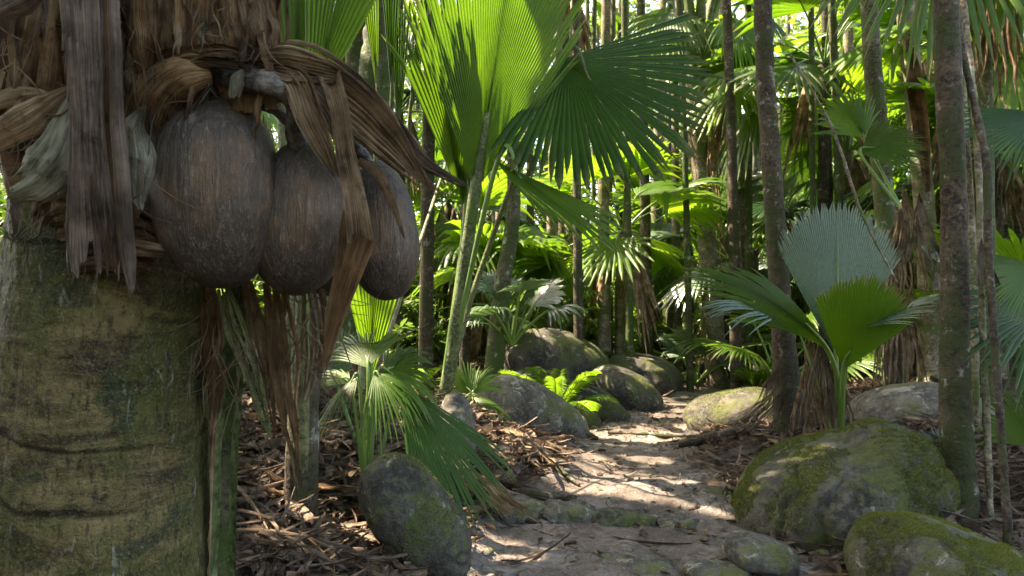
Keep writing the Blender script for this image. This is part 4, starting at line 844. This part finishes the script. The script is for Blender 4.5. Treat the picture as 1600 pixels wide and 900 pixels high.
t2 = trunk('palm_tree', 'dark slender palm trunk at the path bend with brown root skirt', [(1238, 690, 7.0), (1222, 500, 7.0), (1205, 250, 7.0), (1192, 20, 7.0), (1185, -500, 7.1)], [.16, .105, .095, .09, .085], 'bark', n=140)
t3 = trunk('palm_tree', 'green-banded palm trunk rising behind the round silvery blade', [(1402, 640, 8.6), (1388, 400, 8.6), (1372, 200, 8.6), (1358, 0, 8.6), (1345, -500, 8.7)], [.13, .12, .115, .10, .10], 'barkgreen', n=120)
t4 = trunk('palm_tree', 'pale green palm trunk partly wrapped in a brown sheath', [(1455, 640, 9.5), (1448, 380, 9.5), (1432, 180, 9.5), (1415, 0, 9.5), (1400, -400, 9.6)], [.15, .13, .13, .12, .10], 'barkpale', n=100)
t5 = trunk('palm_tree', 'smooth brown palm trunk with a crown of pale leaf bases', [(1122, 600, 12.5), (1108, 420, 12.5), (1095, 270, 12.5), (1085, 130, 12.5)], [.20, .17, .165, .20], 'barkpale', n=80)
mb = MB()
for i in range(9):
    a = i * .7; ribbon(mb, [(*P(1088 + 6 * math.cos(a), 160, 12.5 + .1 * math.sin(a)), .2), (*P(1090 + 16 * math.cos(a), 60, 12.5 + .2 * math.sin(a)), .22), (*P(1090 + 50 * math.cos(a), -80, 12.5 + .5 * math.sin(a)), .1)], pix=False, across=7, steps=20, curl=.5, seed=i)
child('leaf_base', mb, M['stalk'], t5)
for i, (tx, ty, z) in enumerate([(960, -40, 12), (1010, 60, 11.2), (1180, -20, 12), (1190, 90, 11.5), (1090, -150, 13), (1230, 40, 13)]):
    mkfrond(t5, P(1090, 110, 12.5), P((1090 + tx) / 2, (60 + ty) / 2 - 50, (12.5 + z) / 2), P(tx, ty, z), V3(.1 * (tx - 1090) / 100, -.5, .8), ['leafbright', 'leaf', 'leafdark'][i % 3], 'petiole', (.04, .03), n=30, K=9, spread=130, side=.85, split=.55, fold=.4, costa=.2, droop=.25, seed=130 + i)
skirt(t5, P(1110, 165, 12.4), 2.6, 12, 10, 140); skirt(t5, P(1075, 170, 12.4), 1.3, 16, 8, 141)
t6 = trunk('broadleaf_tree', 'thick mossy tree trunk seen above the draped dead frond', [(520, 640, 8.0), (560, 300, 8.0), (590, 100, 8.0), (608, -60, 8.0), (640, -500, 8.2)], [.26, .22, .20, .19, .16], 'barkgreen', 'tree', n=100, rough=.04)
t7 = trunk('broadleaf_tree', 'second mossy trunk just left of the thick one above the nuts', [(500, 640, 8.6), (540, 300, 8.6), (556, 100, 8.6), (572, -60, 8.6), (590, -400, 8.6)], [.16, .14, .13, .12, .1], 'barkgreen', 'tree', n=80, rough=.03)
trunk('sapling', 'leaning mossy stem behind the flat-topped rock', [(765, 600, 9.5), (785, 450, 9.5), (802, 330, 9.6), (800, 150, 9.8)], [.14, .12, .10, .08], 'barkgreen', 'tree', n=60)
SM = [('thin pale liana stem hanging beside the speckled trunk', [(1548, 800, 4.3), (1535, 500, 4.5), (1528, 250, 4.7), (1515, 100, 4.8), (1495, -80, 5.0)], [.022, .02, .022, .024, .02], 'barkpale'),
      ('rough thin stem at the right edge running the full height', [(1578, 850, 3.9), (1560, 620, 4.1), (1545, 400, 4.2), (1540, 250, 4.3), (1500, 60, 4.6), (1480, -100, 4.8)], [.024, .022, .024, .022, .022, .02], 'bark'),
      ('thin straight stem between the speckled trunk and the right edge', [(1525, 640, 6.0), (1520, 400, 6.0), (1508, 200, 6.0), (1495, 0, 6.2)], [.03, .03, .03, .03], 'barkpale'),
      ('grey stick leaning across the round silvery blade', [(1400, 440, 5.6), (1345, 330, 5.6), (1300, 200, 5.7), (1235, 85, 5.9)], [.012, .012, .012, .010], 'barkpale')]
for i, (lb, pts, rads, mt) in enumerate(SM):
    W = [P(*q) for q in pts]
    W[0][2] = max(Hs(W[0][0], W[0][1]), W[0][2]) if i == 3 else Hs(W[0][0], W[0][1]) - .05
    t = thing('liana' if i != 3 else 'leaning_stick', lb, 'vine' if i != 3 else 'stick', W[0]); mb = MB(); tube(mb, W, rads, 90, 9, .008, i, freq=12); child('stem', mb, M[mt], t)
# brown dead strips on the lianas and sheath on the pale trunk
for (px, py, d, Lp, sp, s) in ((1530, 370, 4.4, 90, 22, 1), (1545, 380, 4.35, 110, 18, 2)):
    t = thing('dead_frond', 'crumpled dead frond caught on the thin stems, %s' % ('upper bunch' if s == 1 else 'lower longer bunch'), 'palm frond', P(px, py, d)); skirt(t, P(px, py, d), Lp * d / F, sp, 9, 150 + s, 'deadgrey', split=.3)
mb = MB(); ribbon(mb, [(1420, 60, 9.3, 8), (1430, 130, 9.3, 24), (1440, 210, 9.3, 22), (1450, 300, 9.3, 6)], across=9, steps=30, curl=-.5, seed=4); child('sheath', mb, M['husk'], t4)
# dead skirt drooping from the foot of the dark trunk
for i, (x, y, d, dx) in enumerate([(1225, 560, 6.8, -.5), (1240, 600, 6.8, -.9), (1212, 610, 6.9, -1.1)]):
    skirt(t2, P(x, y, d), 100 * d / F, 26, 12, 160 + i, 'deadgrey', dirv=V3(dx, -.2, -1))
# ------------------------------------------------------------------ background vegetation prototypes
def leafcloud(mb, centers, radii, n, size, seed, droop=.3, mi=0, flat=.7, asp=.5):
    """many bent leaves spread through clumps"""
    rr = np.random.default_rng(seed); centers = np.asarray(centers, float); radii = np.asarray(radii, float)
    k = rr.integers(0, len(centers), n); d = norm(rr.normal(size=(n, 3))) * (rr.random(n) ** .45)[:, None]
    p = centers[k] + d * radii[k][:, None] * np.array([1, 1, flat])
    L = rr.uniform(*size, n)[:, None]; Y = norm(rr.normal(size=(n, 3)) * [1, 1, .5] + d * .8 - [0, 0, droop]); Z = norm(rr.normal(size=(n, 3)) * .55 + [0, 0, 1.0]); X = norm(np.cross(Y, Z)); Z = np.cross(X, Y)
    W = L * asp * .5
    V = np.stack([p, p + Y * L * .35 + X * W + Z * L * .10, p + Y * L * .72 + X * W * .7 + Z * L * .06, p + Y * L - Z * L * .12, p + Y * L * .72 - X * W * .7 + Z * L * .06, p + Y * L * .35 - X * W + Z * L * .10, p + Y * L * .5 - Z * 0.02 * L], 1)
    f = np.array([[0, 1, 6], [1, 2, 6], [2, 3, 6], [3, 4, 6], [4, 5, 6], [5, 0, 6]])
    F_ = (f[None] + (np.arange(n) * 7)[:, None, None]).reshape(-1, 3)
    uv = np.tile(np.array([[.5, 0], [1, .35], [.9, .7], [.5, 1], [.1, .7], [0, .35], [.5, .5]]), (n, 1)) * .5 + rr.random((n, 1, 2)).repeat(7, 1).reshape(-1, 2) * 9
    mb.add(V, F_, uv, mi)

def crown_fans(mb, top, nf, rad, L, seed, up=(.0, 1.2), n=18, K=6, split=(.45, .65), spread=(110, 160), pet=.022, droop=.22, mi=0, pmi=1):
    r = random.Random(seed); top = np.asarray(top, float)
    for i in range(nf):
        a = i * 2.4 + r.uniform(-.3, .3); el = r.uniform(*up) if isinstance(up, tuple) else up
        d = V3(math.cos(a) * math.cos(el), math.sin(a) * math.cos(el), math.sin(el)); R = rad * r.uniform(.7, 1.15)
        hub = top + d * R; l = L * r.uniform(.8, 1.15)
        yd = norm(d + V3(0, 0, -.45 * r.uniform(.4, 1.6))); nr = V3(-d[0] * .5, -d[1] * .5, 1.0) + V3(r.uniform(-.35, .35), r.uniform(-.35, .35), 0)
        fan(mb, hub, yd, nr, n=n, K=K, L=l, spread=r.uniform(*spread), side=.85, split=r.uniform(*split), fold=.4, costa=.2, droop=droop * r.uniform(.5, 1.6), jit=.05, seed=seed * 50 + i, mi=mi, cx=r.uniform(-.1, .5))
        tube(mb, [top, top + d * R * .5 + V3(0, 0, R * .06), hub, hub + yd * l * .2], [pet, pet * .8, pet * .6, pet * .3], 10, 5, 0, 0, cap=False, mi=pmi)
def stem(mb, h, r0, r1, seed, lean=.3, n=30, k=10, rough=.012):
    r = random.Random(seed); a = r.uniform(0, 6.3); b = r.uniform(.2, 1) * lean
    pts = [(0, 0, -.3), (b * .2 * math.cos(a), b * .2 * math.sin(a), h * .35), (b * .6 * math.cos(a + .4), b * .6 * math.sin(a + .4), h * .7), (b * math.cos(a), b * math.sin(a), h)]
    tube(mb, pts, [r0 * 1.25, r0, (r0 + r1) / 2, r1], n, k, rough, seed, freq=6); return V3(*pts[-1])
PROTO = {}
def proto(kind, name, cat, parts):
    t = thing(name, 'x', cat); t['proto'] = 1
    for pn, mb, mats in parts: obj(pn, mb, mats, t)
    PROTO.setdefault(kind, []).append(t)
GM = ['leaf', 'leafbright', 'leafdark', 'leafblue']
for s in range(5):      # tall palms
    h = [6.5, 8.0, 5.2, 9.2, 7.2][s]; a = MB(); top = stem(a, h, .11, .085, 200 + s); b = MB()
    crown_fans(b, top, 13, 1.1, 1.25, 210 + s, up=(-.5, 1.25)); c = MB()
    r = random.Random(s)
    for i in range(4):
        q = r.uniform(0, 6.3); fan(c, top + V3(math.cos(q) * .25, math.sin(q) * .25, -.1), V3(math.cos(q) * .25, math.sin(q) * .25, -1), V3(math.cos(q), math.sin(q), .2), n=9, K=7, L=r.uniform(1.2, 2.2), spread=28, split=.15, fold=.6, droop=0, jit=.2, seed=s * 9 + i)
    proto('tall', 'palm_tree', 'palm tree', [('trunk', a, M['bark'] if s % 2 else M['barkpale']), ('crown', b, [M[['leafbright', 'leaf', 'leafbright', 'leafblue', 'leafdark'][s]], M['petiole']]), ('dead_frond', c, M['dead'])])
for s in range(5):      # mid palms with skirts
    h = [1.6, 2.4, 3.2, 1.1, 4.0][s]; a = MB(); top = stem(a, h, .09, .08, 230 + s, .15); b = MB()
    crown_fans(b, top, 10, .95, 1.15, 240 + s, up=(-.25, 1.35)); c = MB(); r = random.Random(s + 50)
    for i in range(6):
        q = i * 1.05; fan(c, top + V3(math.cos(q) * .2, math.sin(q) * .2, -.05), V3(math.cos(q) * .25, math.sin(q) * .25, -1), V3(math.cos(q), math.sin(q), .2), n=9, K=7, L=min(h * .8, r.uniform(.8, 1.5)), spread=30, split=.15, fold=.6, droop=0, jit=.2, seed=s * 19 + i)
    proto('mid', 'palm_tree', 'palm tree', [('trunk', a, M['bark']), ('crown', b, [M[['leafbright', 'leafblue', 'leaf', 'leafbright', 'leafdark'][s]], M['petiole']]), ('dead_frond', c, M['dead'])])
for s in range(5):      # trunkless rosettes
    b = MB(); crown_fans(b, (0, 0, 0), 9, [1.0, .7, 1.3, .6, 1.5][s], [.8, .6, 1.1, .5, 1.2][s], 260 + s, up=(.35, 1.3), n=20, K=7)
    proto('low', 'young_palm', 'young palm', [('crown', b, [M[GM[(s) % 4]], M['petiole']])])
def pinnate(mb, root, d, L, seed, mi=0, nl=22, lw=.03, ll=.28):
    r = random.Random(seed); d = norm(d); pts = [root, root + d * L * .35 + V3(0, 0, .02), root + d * L * .7 - V3(0, 0, .03 * L), root + d * L - V3(0, 0, .22 * L)]
    C = catmull(pts, 30); tube(mb, pts, [.011, .009, .006, .002], 24, 5, 0, 0, cap=False, mi=mi)
    S = norm(np.cross(d, [0, 0, 1.0])); 
    for i in range(nl):
        f = .18 + .8 * i / nl; c = C[int(f * 29)]; l = ll * L * math.sin(PI * min(1, (f * .85 + .12))) ** .6 * r.uniform(.85, 1.1)
        for sg in (-1, 1):
            yd = S * sg + d * .75 + V3(0, 0, .15); w = lw * L
            p = [c, c + norm(yd) * l * .5, c + norm(yd) * l - V3(0, 0, l * .35)]
            ribbon(mb, [(*p[0], w * .5), (*p[1], w), (*p[2], w * .05)], pix=False, across=3, steps=6, curl=.5, crumple=0, face=V3(0, 0, 1), seed=i, mi=mi)
for s in range(3):
    b = MB(); r = random.Random(s + 9); L = [.9, .7, 1.2][s]
    for i in range(11): a = i * 2.4; e = r.uniform(.35, 1.2); pinnate(b, V3(0, 0, .05), V3(math.cos(a) * math.cos(e), math.sin(a) * math.cos(e), math.sin(e)), L * r.uniform(.8, 1.15), s * 30 + i)
    proto('fern', 'fern', 'fern', [('crown', b, M[['leafbright', 'leaf', 'leaf'][s]])])
for s in range(4):      # broadleaf shrubs
    r = np.random.default_rng(s + 70); a = MB(); b = MB(); H_ = [1.2, 1.7, 2.4, .8][s]
    cs = []; 
    for i in range(9):
        q = r.uniform(0, 6.3); rr_ = r.uniform(.1, .5) * H_; e = V3(math.cos(q) * rr_, math.sin(q) * rr_, H_ * r.uniform(.35, 1)); cs.append(e); tube(a, [(0, 0, -.1), e * .5 + V3(0, 0, .1), e], [.018, .012, .004], 12, 5, 0, 0, cap=False)
    leafcloud(b, cs, r.uniform(.16, .3, 9) * H_, 900, (.07, .17), s, asp=.45)
    proto('shrub', 'shrub', 'shrub', [('branches', a, M['bark']), ('crown', b, M[['broad', 'leafyellow', 'broad', 'leafyellow'][s]])])
for s in range(4):      # slender broadleaf trees
    r = np.random.default_rng(s + 90); a = MB(); b = MB(); h = [7., 9.5, 12., 8.][s]; top = stem(a, h, [.08, .11, .14, .06][s], .035, 290 + s, .8, 40, 9)
    cs = []
    for i in range(26):
        z = h * r.uniform(.28, 1.03); q = r.uniform(0, 6.3); R = r.uniform(.5, 2.0); base = np.array([top[0] * z / h, top[1] * z / h, z - .5]); e = base + V3(math.cos(q) * R, math.sin(q) * R, .5 + r.uniform(-.2, .5)); cs.append(e)
        tube(a, [base, (base + e) / 2 + V3(0, 0, .12), e], [.03, .018, .006], 10, 5, 0, 0, cap=False)
    leafcloud(b, cs, r.uniform(.35, .8, 26), 3600, (.10, .24), s + 5, asp=.45)
    proto('tree', 'broadleaf_tree', 'tree', [('trunk', a, M['barkgreen']), ('crown', b, M[['broad', 'leafyellow', 'leafyellow', 'broad'][s]])])
for s in range(3):      # bare poles: trunks whose crowns are out of the picture
    a = MB(); top = stem(a, 13, [.085, .11, .06][s], .06, 300 + s, .6, 60, 10, .01); proto('pole', 'slender_trunk', 'tree', [('trunk', a, M[['bark', 'barkpale', 'barkgreen'][s]])])

ZONE = [(330, 'seen left of the mossy nut palm'), (660, 'seen between the nuts and the huge pleated leaf'), (830, 'seen behind the huge pleated leaf'), (960, 'seen above the boulders left of the path'), (1130, 'seen straight above the far end of the path'), (1260, 'seen beside the dark slender trunk at the bend'), (1420, 'seen beyond the round silvery blade'), (1700, 'seen beyond the speckled trunk at right')]
WORD = {'tall': 'tall fan palm', 'mid': 'brown-skirted fan palm', 'low': 'stemless fan palm', 'fern': 'feathery fern', 'shrub': 'small-leaved shrub', 'tree': 'small-leaved tree', 'pole': 'thin bare trunk'}
GRP = {'tall': 'tall palms in the forest behind', 'mid': 'skirted palms in the forest behind', 'low': 'young palms on the forest floor', 'fern': 'ferns on the forest floor', 'shrub': 'shrubs on the forest floor', 'tree': 'slender trees in the forest behind', 'pole': 'thin bare trunks in the forest behind'}
used = set()
def place(kind, v, x, y, sc=1.0, rz=0.0, label=None, z=None):
    src = PROTO[kind][v % len(PROTO[kind])]
    if id(src) in used:
        t = src.copy(); COL.objects.link(t)
        for ch in src.children: c = ch.copy(); COL.objects.link(c); c.parent = t
    else: t = src; used.add(id(src))
    t.location = (x, y, (Hs(x, y) if z is None else z) - .03); t.rotation_euler = (0, 0, rz); t.scale = (sc,) * 3
    px = 800 + F * x / y if y > 0 else 0; zn = next((w for q, w in ZONE if px < q), ZONE[-1][1])
    band = 'nearer' if y < 13 else ('middle-distance' if y < 22 else 'far')
    t['label'] = label or '%s %s, %s' % (band, WORD[kind], zn); t['group'] = GRP[kind]
    if 'proto' in t: del t['proto']
    return t
R_ = random.Random(33)
def px2x(px, y): return (px - 800) / F * y
# hand-placed ones
place('fern', 0, px2x(868, 8.6), 8.6, 1.0, .4, 'bright feathery young palm growing between the boulders left of the path', z=.15)
place('low', 1, px2x(878, 12.6), 12.6, 1.1, 1.0, 'sunlit yellow-green young palm on top of the big dark rock', z=1.05)
place('fern', 1, px2x(1180, 10.5), 10.5, .85, 2.0, 'small sunlit fern standing behind the mossy bend boulder')
place('low', 3, px2x(800, 9.5), 9.5, 1.2, 2.0, 'young palm with drooping grey-green fans left of the big dark rock', z=1.0)
place('low', 0, px2x(930, 13), 13.0, .9, .3, 'grey-green young palm just right of the big dark rock')
place('low', 3, px2x(1085, 12.5), 12.5, 1.2, 4.0, 'young palm with an arching grey leaf at the far end of the path')
for i, (px, py, y, v) in enumerate([(965, 330, 12, 0), (1045, 345, 15, 2), (1160, 110, 13, 0), (1280, 60, 11.5, 1), (1310, 215, 12.5, 2), (1440, 40, 13, 1), (1560, 50, 9.5, 2), (1590, 200, 10.5, 0), (700, 280, 14, 1), (1255, 290, 17, 4), (1050, 100, 19, 4), (1490, 250, 14, 3)]):
    zt = CAMZ + y * (480 - py) / F; x = px2x(px, y); g0 = Hs(x, y); v2 = v % 5; hh = [6.5, 8.0, 5.2, 9.2, 7.2][v2]
    t = place('tall', v, x, y, .95, i * 1.7, z=zt - hh)   # foot sunk into the bank so the crown hangs at its height
for i, (px, y, v) in enumerate([(1130, 13.5, 1), (1015, 16, 2), (905, 15, 0), (770, 12, 3), (1250, 14, 2), (1500, 11, 1), (1560, 9.5, 2), (620, 11, 4), (1330, 16, 4), (700, 15, 1)]):
    place('mid', v, px2x(px, y), y, 1, i * 1.3)
for i, (px, y, v) in enumerate([(905, 10.5, 0), (945, 12, 1), (985, 11.5, 2), (1012, 13, 0), (1060, 14, 1), (1078, 11.5, 2), (1150, 11, 0), (1168, 12.5, 2), (860, 12.5, 1), (830, 13.5, 0), (790, 14, 2), (665, 10, 0), (1275, 11, 2), (1300, 12.5, 0), (1330, 13.5, 1), (1475, 10.5, 0), (1010, 15.5, 1), (925, 15, 2), (965, 16, 0), (1130, 15, 1), (1505, 12, 2), (1560, 11, 1)]):
    place('pole', v, px2x(px, y), y, .75 + .1 * (i % 4), i * 1.9)
# scattered
def scatter(kind, n, y0, y1, smin, smax, gap, seed, pxr=(-150, 1750), prob=None):
    r = random.Random(seed); pts = []; k = 0
    while len(pts) < n and k < n * 60:
        k += 1; y = y0 + (y1 - y0) * r.random() ** .8; px = r.uniform(*pxr); x = px2x(px, y); d, el, er = pathd(np.array([x]), np.array([y]))
        if el[0] + er[0] < .5 and y < 16: continue
        if any((x - a) ** 2 + (y - b) ** 2 < gap * gap for a, b in pts): continue
        if prob and not prob(px, y): continue
        pts.append((x, y)); place(kind, r.randrange(12), x, y, r.uniform(smin, smax), r.uniform(0, 6.3))
scatter('tall', 13, 14, 34, .75, 1.15, 1.6, 1)
scatter('mid', 34, 12, 30, .7, 1.2, 1.2, 2, prob=lambda px, y: not (840 < px < 1180 and y < 19))
scatter('low', 70, 9, 28, .7, 1.4, .9, 3, prob=lambda px, y: (y > 10.5 or px < 760 or px > 1480) and not (760 < px < 1090 and y < 14.5))
scatter('shrub', 120, 9.5, 30, .7, 1.5, .7, 4, prob=lambda px, y: (y > 11 or px < 700 or px > 1450) and not (760 < px < 1090 and y < 14.5))
scatter('tree', 34, 19, 36, .7, 1.2, 1.7, 5)
scatter('pole', 84, 10, 34, .7, 1.3, 1.2, 6, pxr=(-20, 1640))
scatter('fern', 34, 8, 20, .6, 1.3, .7, 7, prob=lambda px, y: (y > 10.5 or px < 700 or px > 1450) and not (740 < px < 1090 and y < 14.5))
for k in PROTO:
    for t in PROTO[k]:
        if id(t) not in used:
            for c in list(t.children): bpy.data.objects.remove(c)
            bpy.data.objects.remove(t)

import collections
same = collections.defaultdict(list)
for o in scene.objects:
    if o.parent is None and 'label' in o and 'group' in o: same[o['label']].append(o)
ORD = ['leftmost', 'second', 'third', 'fourth', 'fifth', 'sixth', 'seventh', 'eighth', 'ninth', 'tenth', 'eleventh', 'twelfth', 'thirteenth', 'fourteenth', 'fifteenth']
for lb, os_ in same.items():
    if len(os_) < 2: continue
    os_.sort(key=lambda o: o.location.x / max(.1, o.location.y))
    for i, o in enumerate(os_): o['label'] = lb + (', leftmost' if i == 0 else ', rightmost' if i == len(os_) - 1 else ', %s from left' % ORD[min(i, 14)])
# ------------------------------------------------------------------ far wood, one mass of foliage on the rising ground
def farwood():
    rr = np.random.default_rng(77); mb = MB(); cs = []; rs = []
    for i in range(1150):
        y = rr.uniform(30, 46); x = rr.uniform(-.95, .95) * y; z = float(H(np.array([x]), np.array([y]))[0]) + rr.random() ** .8 * (15 + 6 * rr.random())
        if vnoise(np.array([[x * .25, y * .1, z * .3]]), 5)[0] < -.45: continue
        cs.append((x, y, z)); rs.append(rr.uniform(.8, 2.0))
    leafcloud(mb, cs, rs, 105000, (.22, .5), 3, asp=.5); return mb
tag(obj('far_forest', farwood(), M['leafyellow']), 'bright yellow-green wall of distant forest foliage', 'forest', kind='stuff')

# ------------------------------------------------------------------ unseen overhead fans added to shade the foreground, gaps cut for sun patches
PATCH = [(P(985, 778, 5.45), .28), (P(1060, 785, 5.35), .24), (P(930, 765, 5.6), .26), (P(1010, 770, 5.5), .26), (P(985, 690, 7.6), .35), (P(900, 760, 5.7), .18), (P(975, 695, 7.5), .32), (P(1040, 690, 7.6), .22), (P(1040, 655, 9.1), .3), (P(1120, 625, 7.9), .45), (P(740, 760, 5.4), .14), (P(770, 850, 4.3), .12), (P(870, 505, 12.4), .8), (P(950, 880, 3.9), .10),
         (P(700, 80, 6.0), .35), (P(780, 30, 5.8), .3), (P(870, 640, 8.6), .35), (P(1180, 580, 10.5), .6), (P(600, 640, 3.9), .14), (P(660, 650, 3.8), .10), (P(430, 850, 3.0), .12), (P(470, 740, 3.7), .16), (P(560, 870, 3.4), .12), (P(900, 720, 6.6), .2), (P(980, 850, 4.3), .12), (P(1035, 645, 9.6), .4), (P(880, 660, 8), .25), (P(520, 560, 4.6), .2), (P(20, 560, 4.2), .35), (P(780, 720, 6.0), .2), (P(820, 860, 4.1), .1), (P(745, 680, 6.5), .3), (P(420, 640, 4.4), .12), (P(500, 790, 3.4), .08), (P(1010, 720, 6.6), .2), (P(960, 735, 6.2), .12), (P(1040, 650, 9.3), .3), (P(690, 700, 5.2), .15), (P(1215, 830, 4.3), .06)]
def canopy():
    rr = random.Random(8); mb = MB(); n = 0
    BLK = [(P(1310, 730, 4.7), .7), (P(1400, 700, 4.9), .7), (P(1250, 780, 4.5), .6), (P(1340, 640, 4.9), .5), (P(1310, 730, 4.7), .8), (P(1240, 800, 4.4), .6), (P(1420, 720, 5), .6), (P(1490, 880, 3.3), .7), (P(1370, 480, 5.4), .5), (P(650, 800, 3.5), .5), (P(1310, 420, 6), .6), (P(160, 700, 1.8), .7), (P(340, 300, 1.6), .8), (P(560, 300, 1.7), .6)]  # spots kept in shade by extra fans added along their sun rays
    for i in range(860):
        y = rr.uniform(-3, 10.8); x = rr.uniform(-14, 6); z = rr.uniform(8.9, 12.5) if y > 4 else rr.uniform(7, 12)
        if i > 520:
            c, r = BLK[i % len(BLK)]; t = rr.uniform(8.5, 11); c = c + SUN_TO * t; x, y, z = c[0] + rr.gauss(0, r), c[1] + rr.gauss(0, r), c[2]
        if x > .6 and y < 3.2 and i <= 520: continue
        V, s, uv, q = fan_pts(n=14, K=5, L=rr.uniform(1.0, 1.8), spread=rr.uniform(120, 170), split=.6, seed=i, side=.85)
        Y = norm(V3(rr.uniform(-1, 1), rr.uniform(-1, 1), -.3)); Z = V3(rr.uniform(-.3, .3), rr.uniform(-.3, .3), 1); Z = norm(Z - Y * np.dot(Z, Y)); X = np.cross(Y, Z)
        W = V3(x, y, z) + V[..., 0:1] * X + V[..., 1:2] * Y + V[..., 2:3] * Z
        keep = np.ones(len(W), bool)
        for c, r in PATCH:
            D = W - c; t = (D @ SUN_TO); dist = np.linalg.norm(D - t[..., None] * SUN_TO, axis=-1)
            keep &= ~((dist < r) & (t > 0)).any((1, 2))
        W = W[keep]
        if len(W): mb.add(W, (grid_faces(5, 3)[None] + (np.arange(len(W)) * 15)[:, None, None]).reshape(-1, 4), uv[keep])
    return mb
def behind():  # unseen foliage added to cut frontal sky light, left open at upper right
    rr = np.random.default_rng(5); cs = []; rs = []
    for i in range(420):
        a = rr.uniform(-PI * 1.08, PI * .08); R = rr.uniform(9, 17); x, y = R * math.cos(a), R * math.sin(a) - 1
        zb = rr.uniform(.3, 10.5)
        if x > 1 and (zb > 3 or rr.random() < .5): continue
        cs.append((x, y, zb)); rs.append(rr.uniform(.8, 1.7))
    mb = MB(); leafcloud(mb, cs, rs, 13000, (.35, .8), 9, asp=.6); return mb
tag(obj('added_sky_block_foliage', behind(), M['broad']), 'unseen forest foliage added behind and beside the viewpoint to block sky light', 'forest', kind='stuff')
tag(obj('added_shade_canopy', canopy(), M['leaf']), 'unseen palm fans added overhead to shade the near path and foreground', 'added shade canopy', kind='stuff')
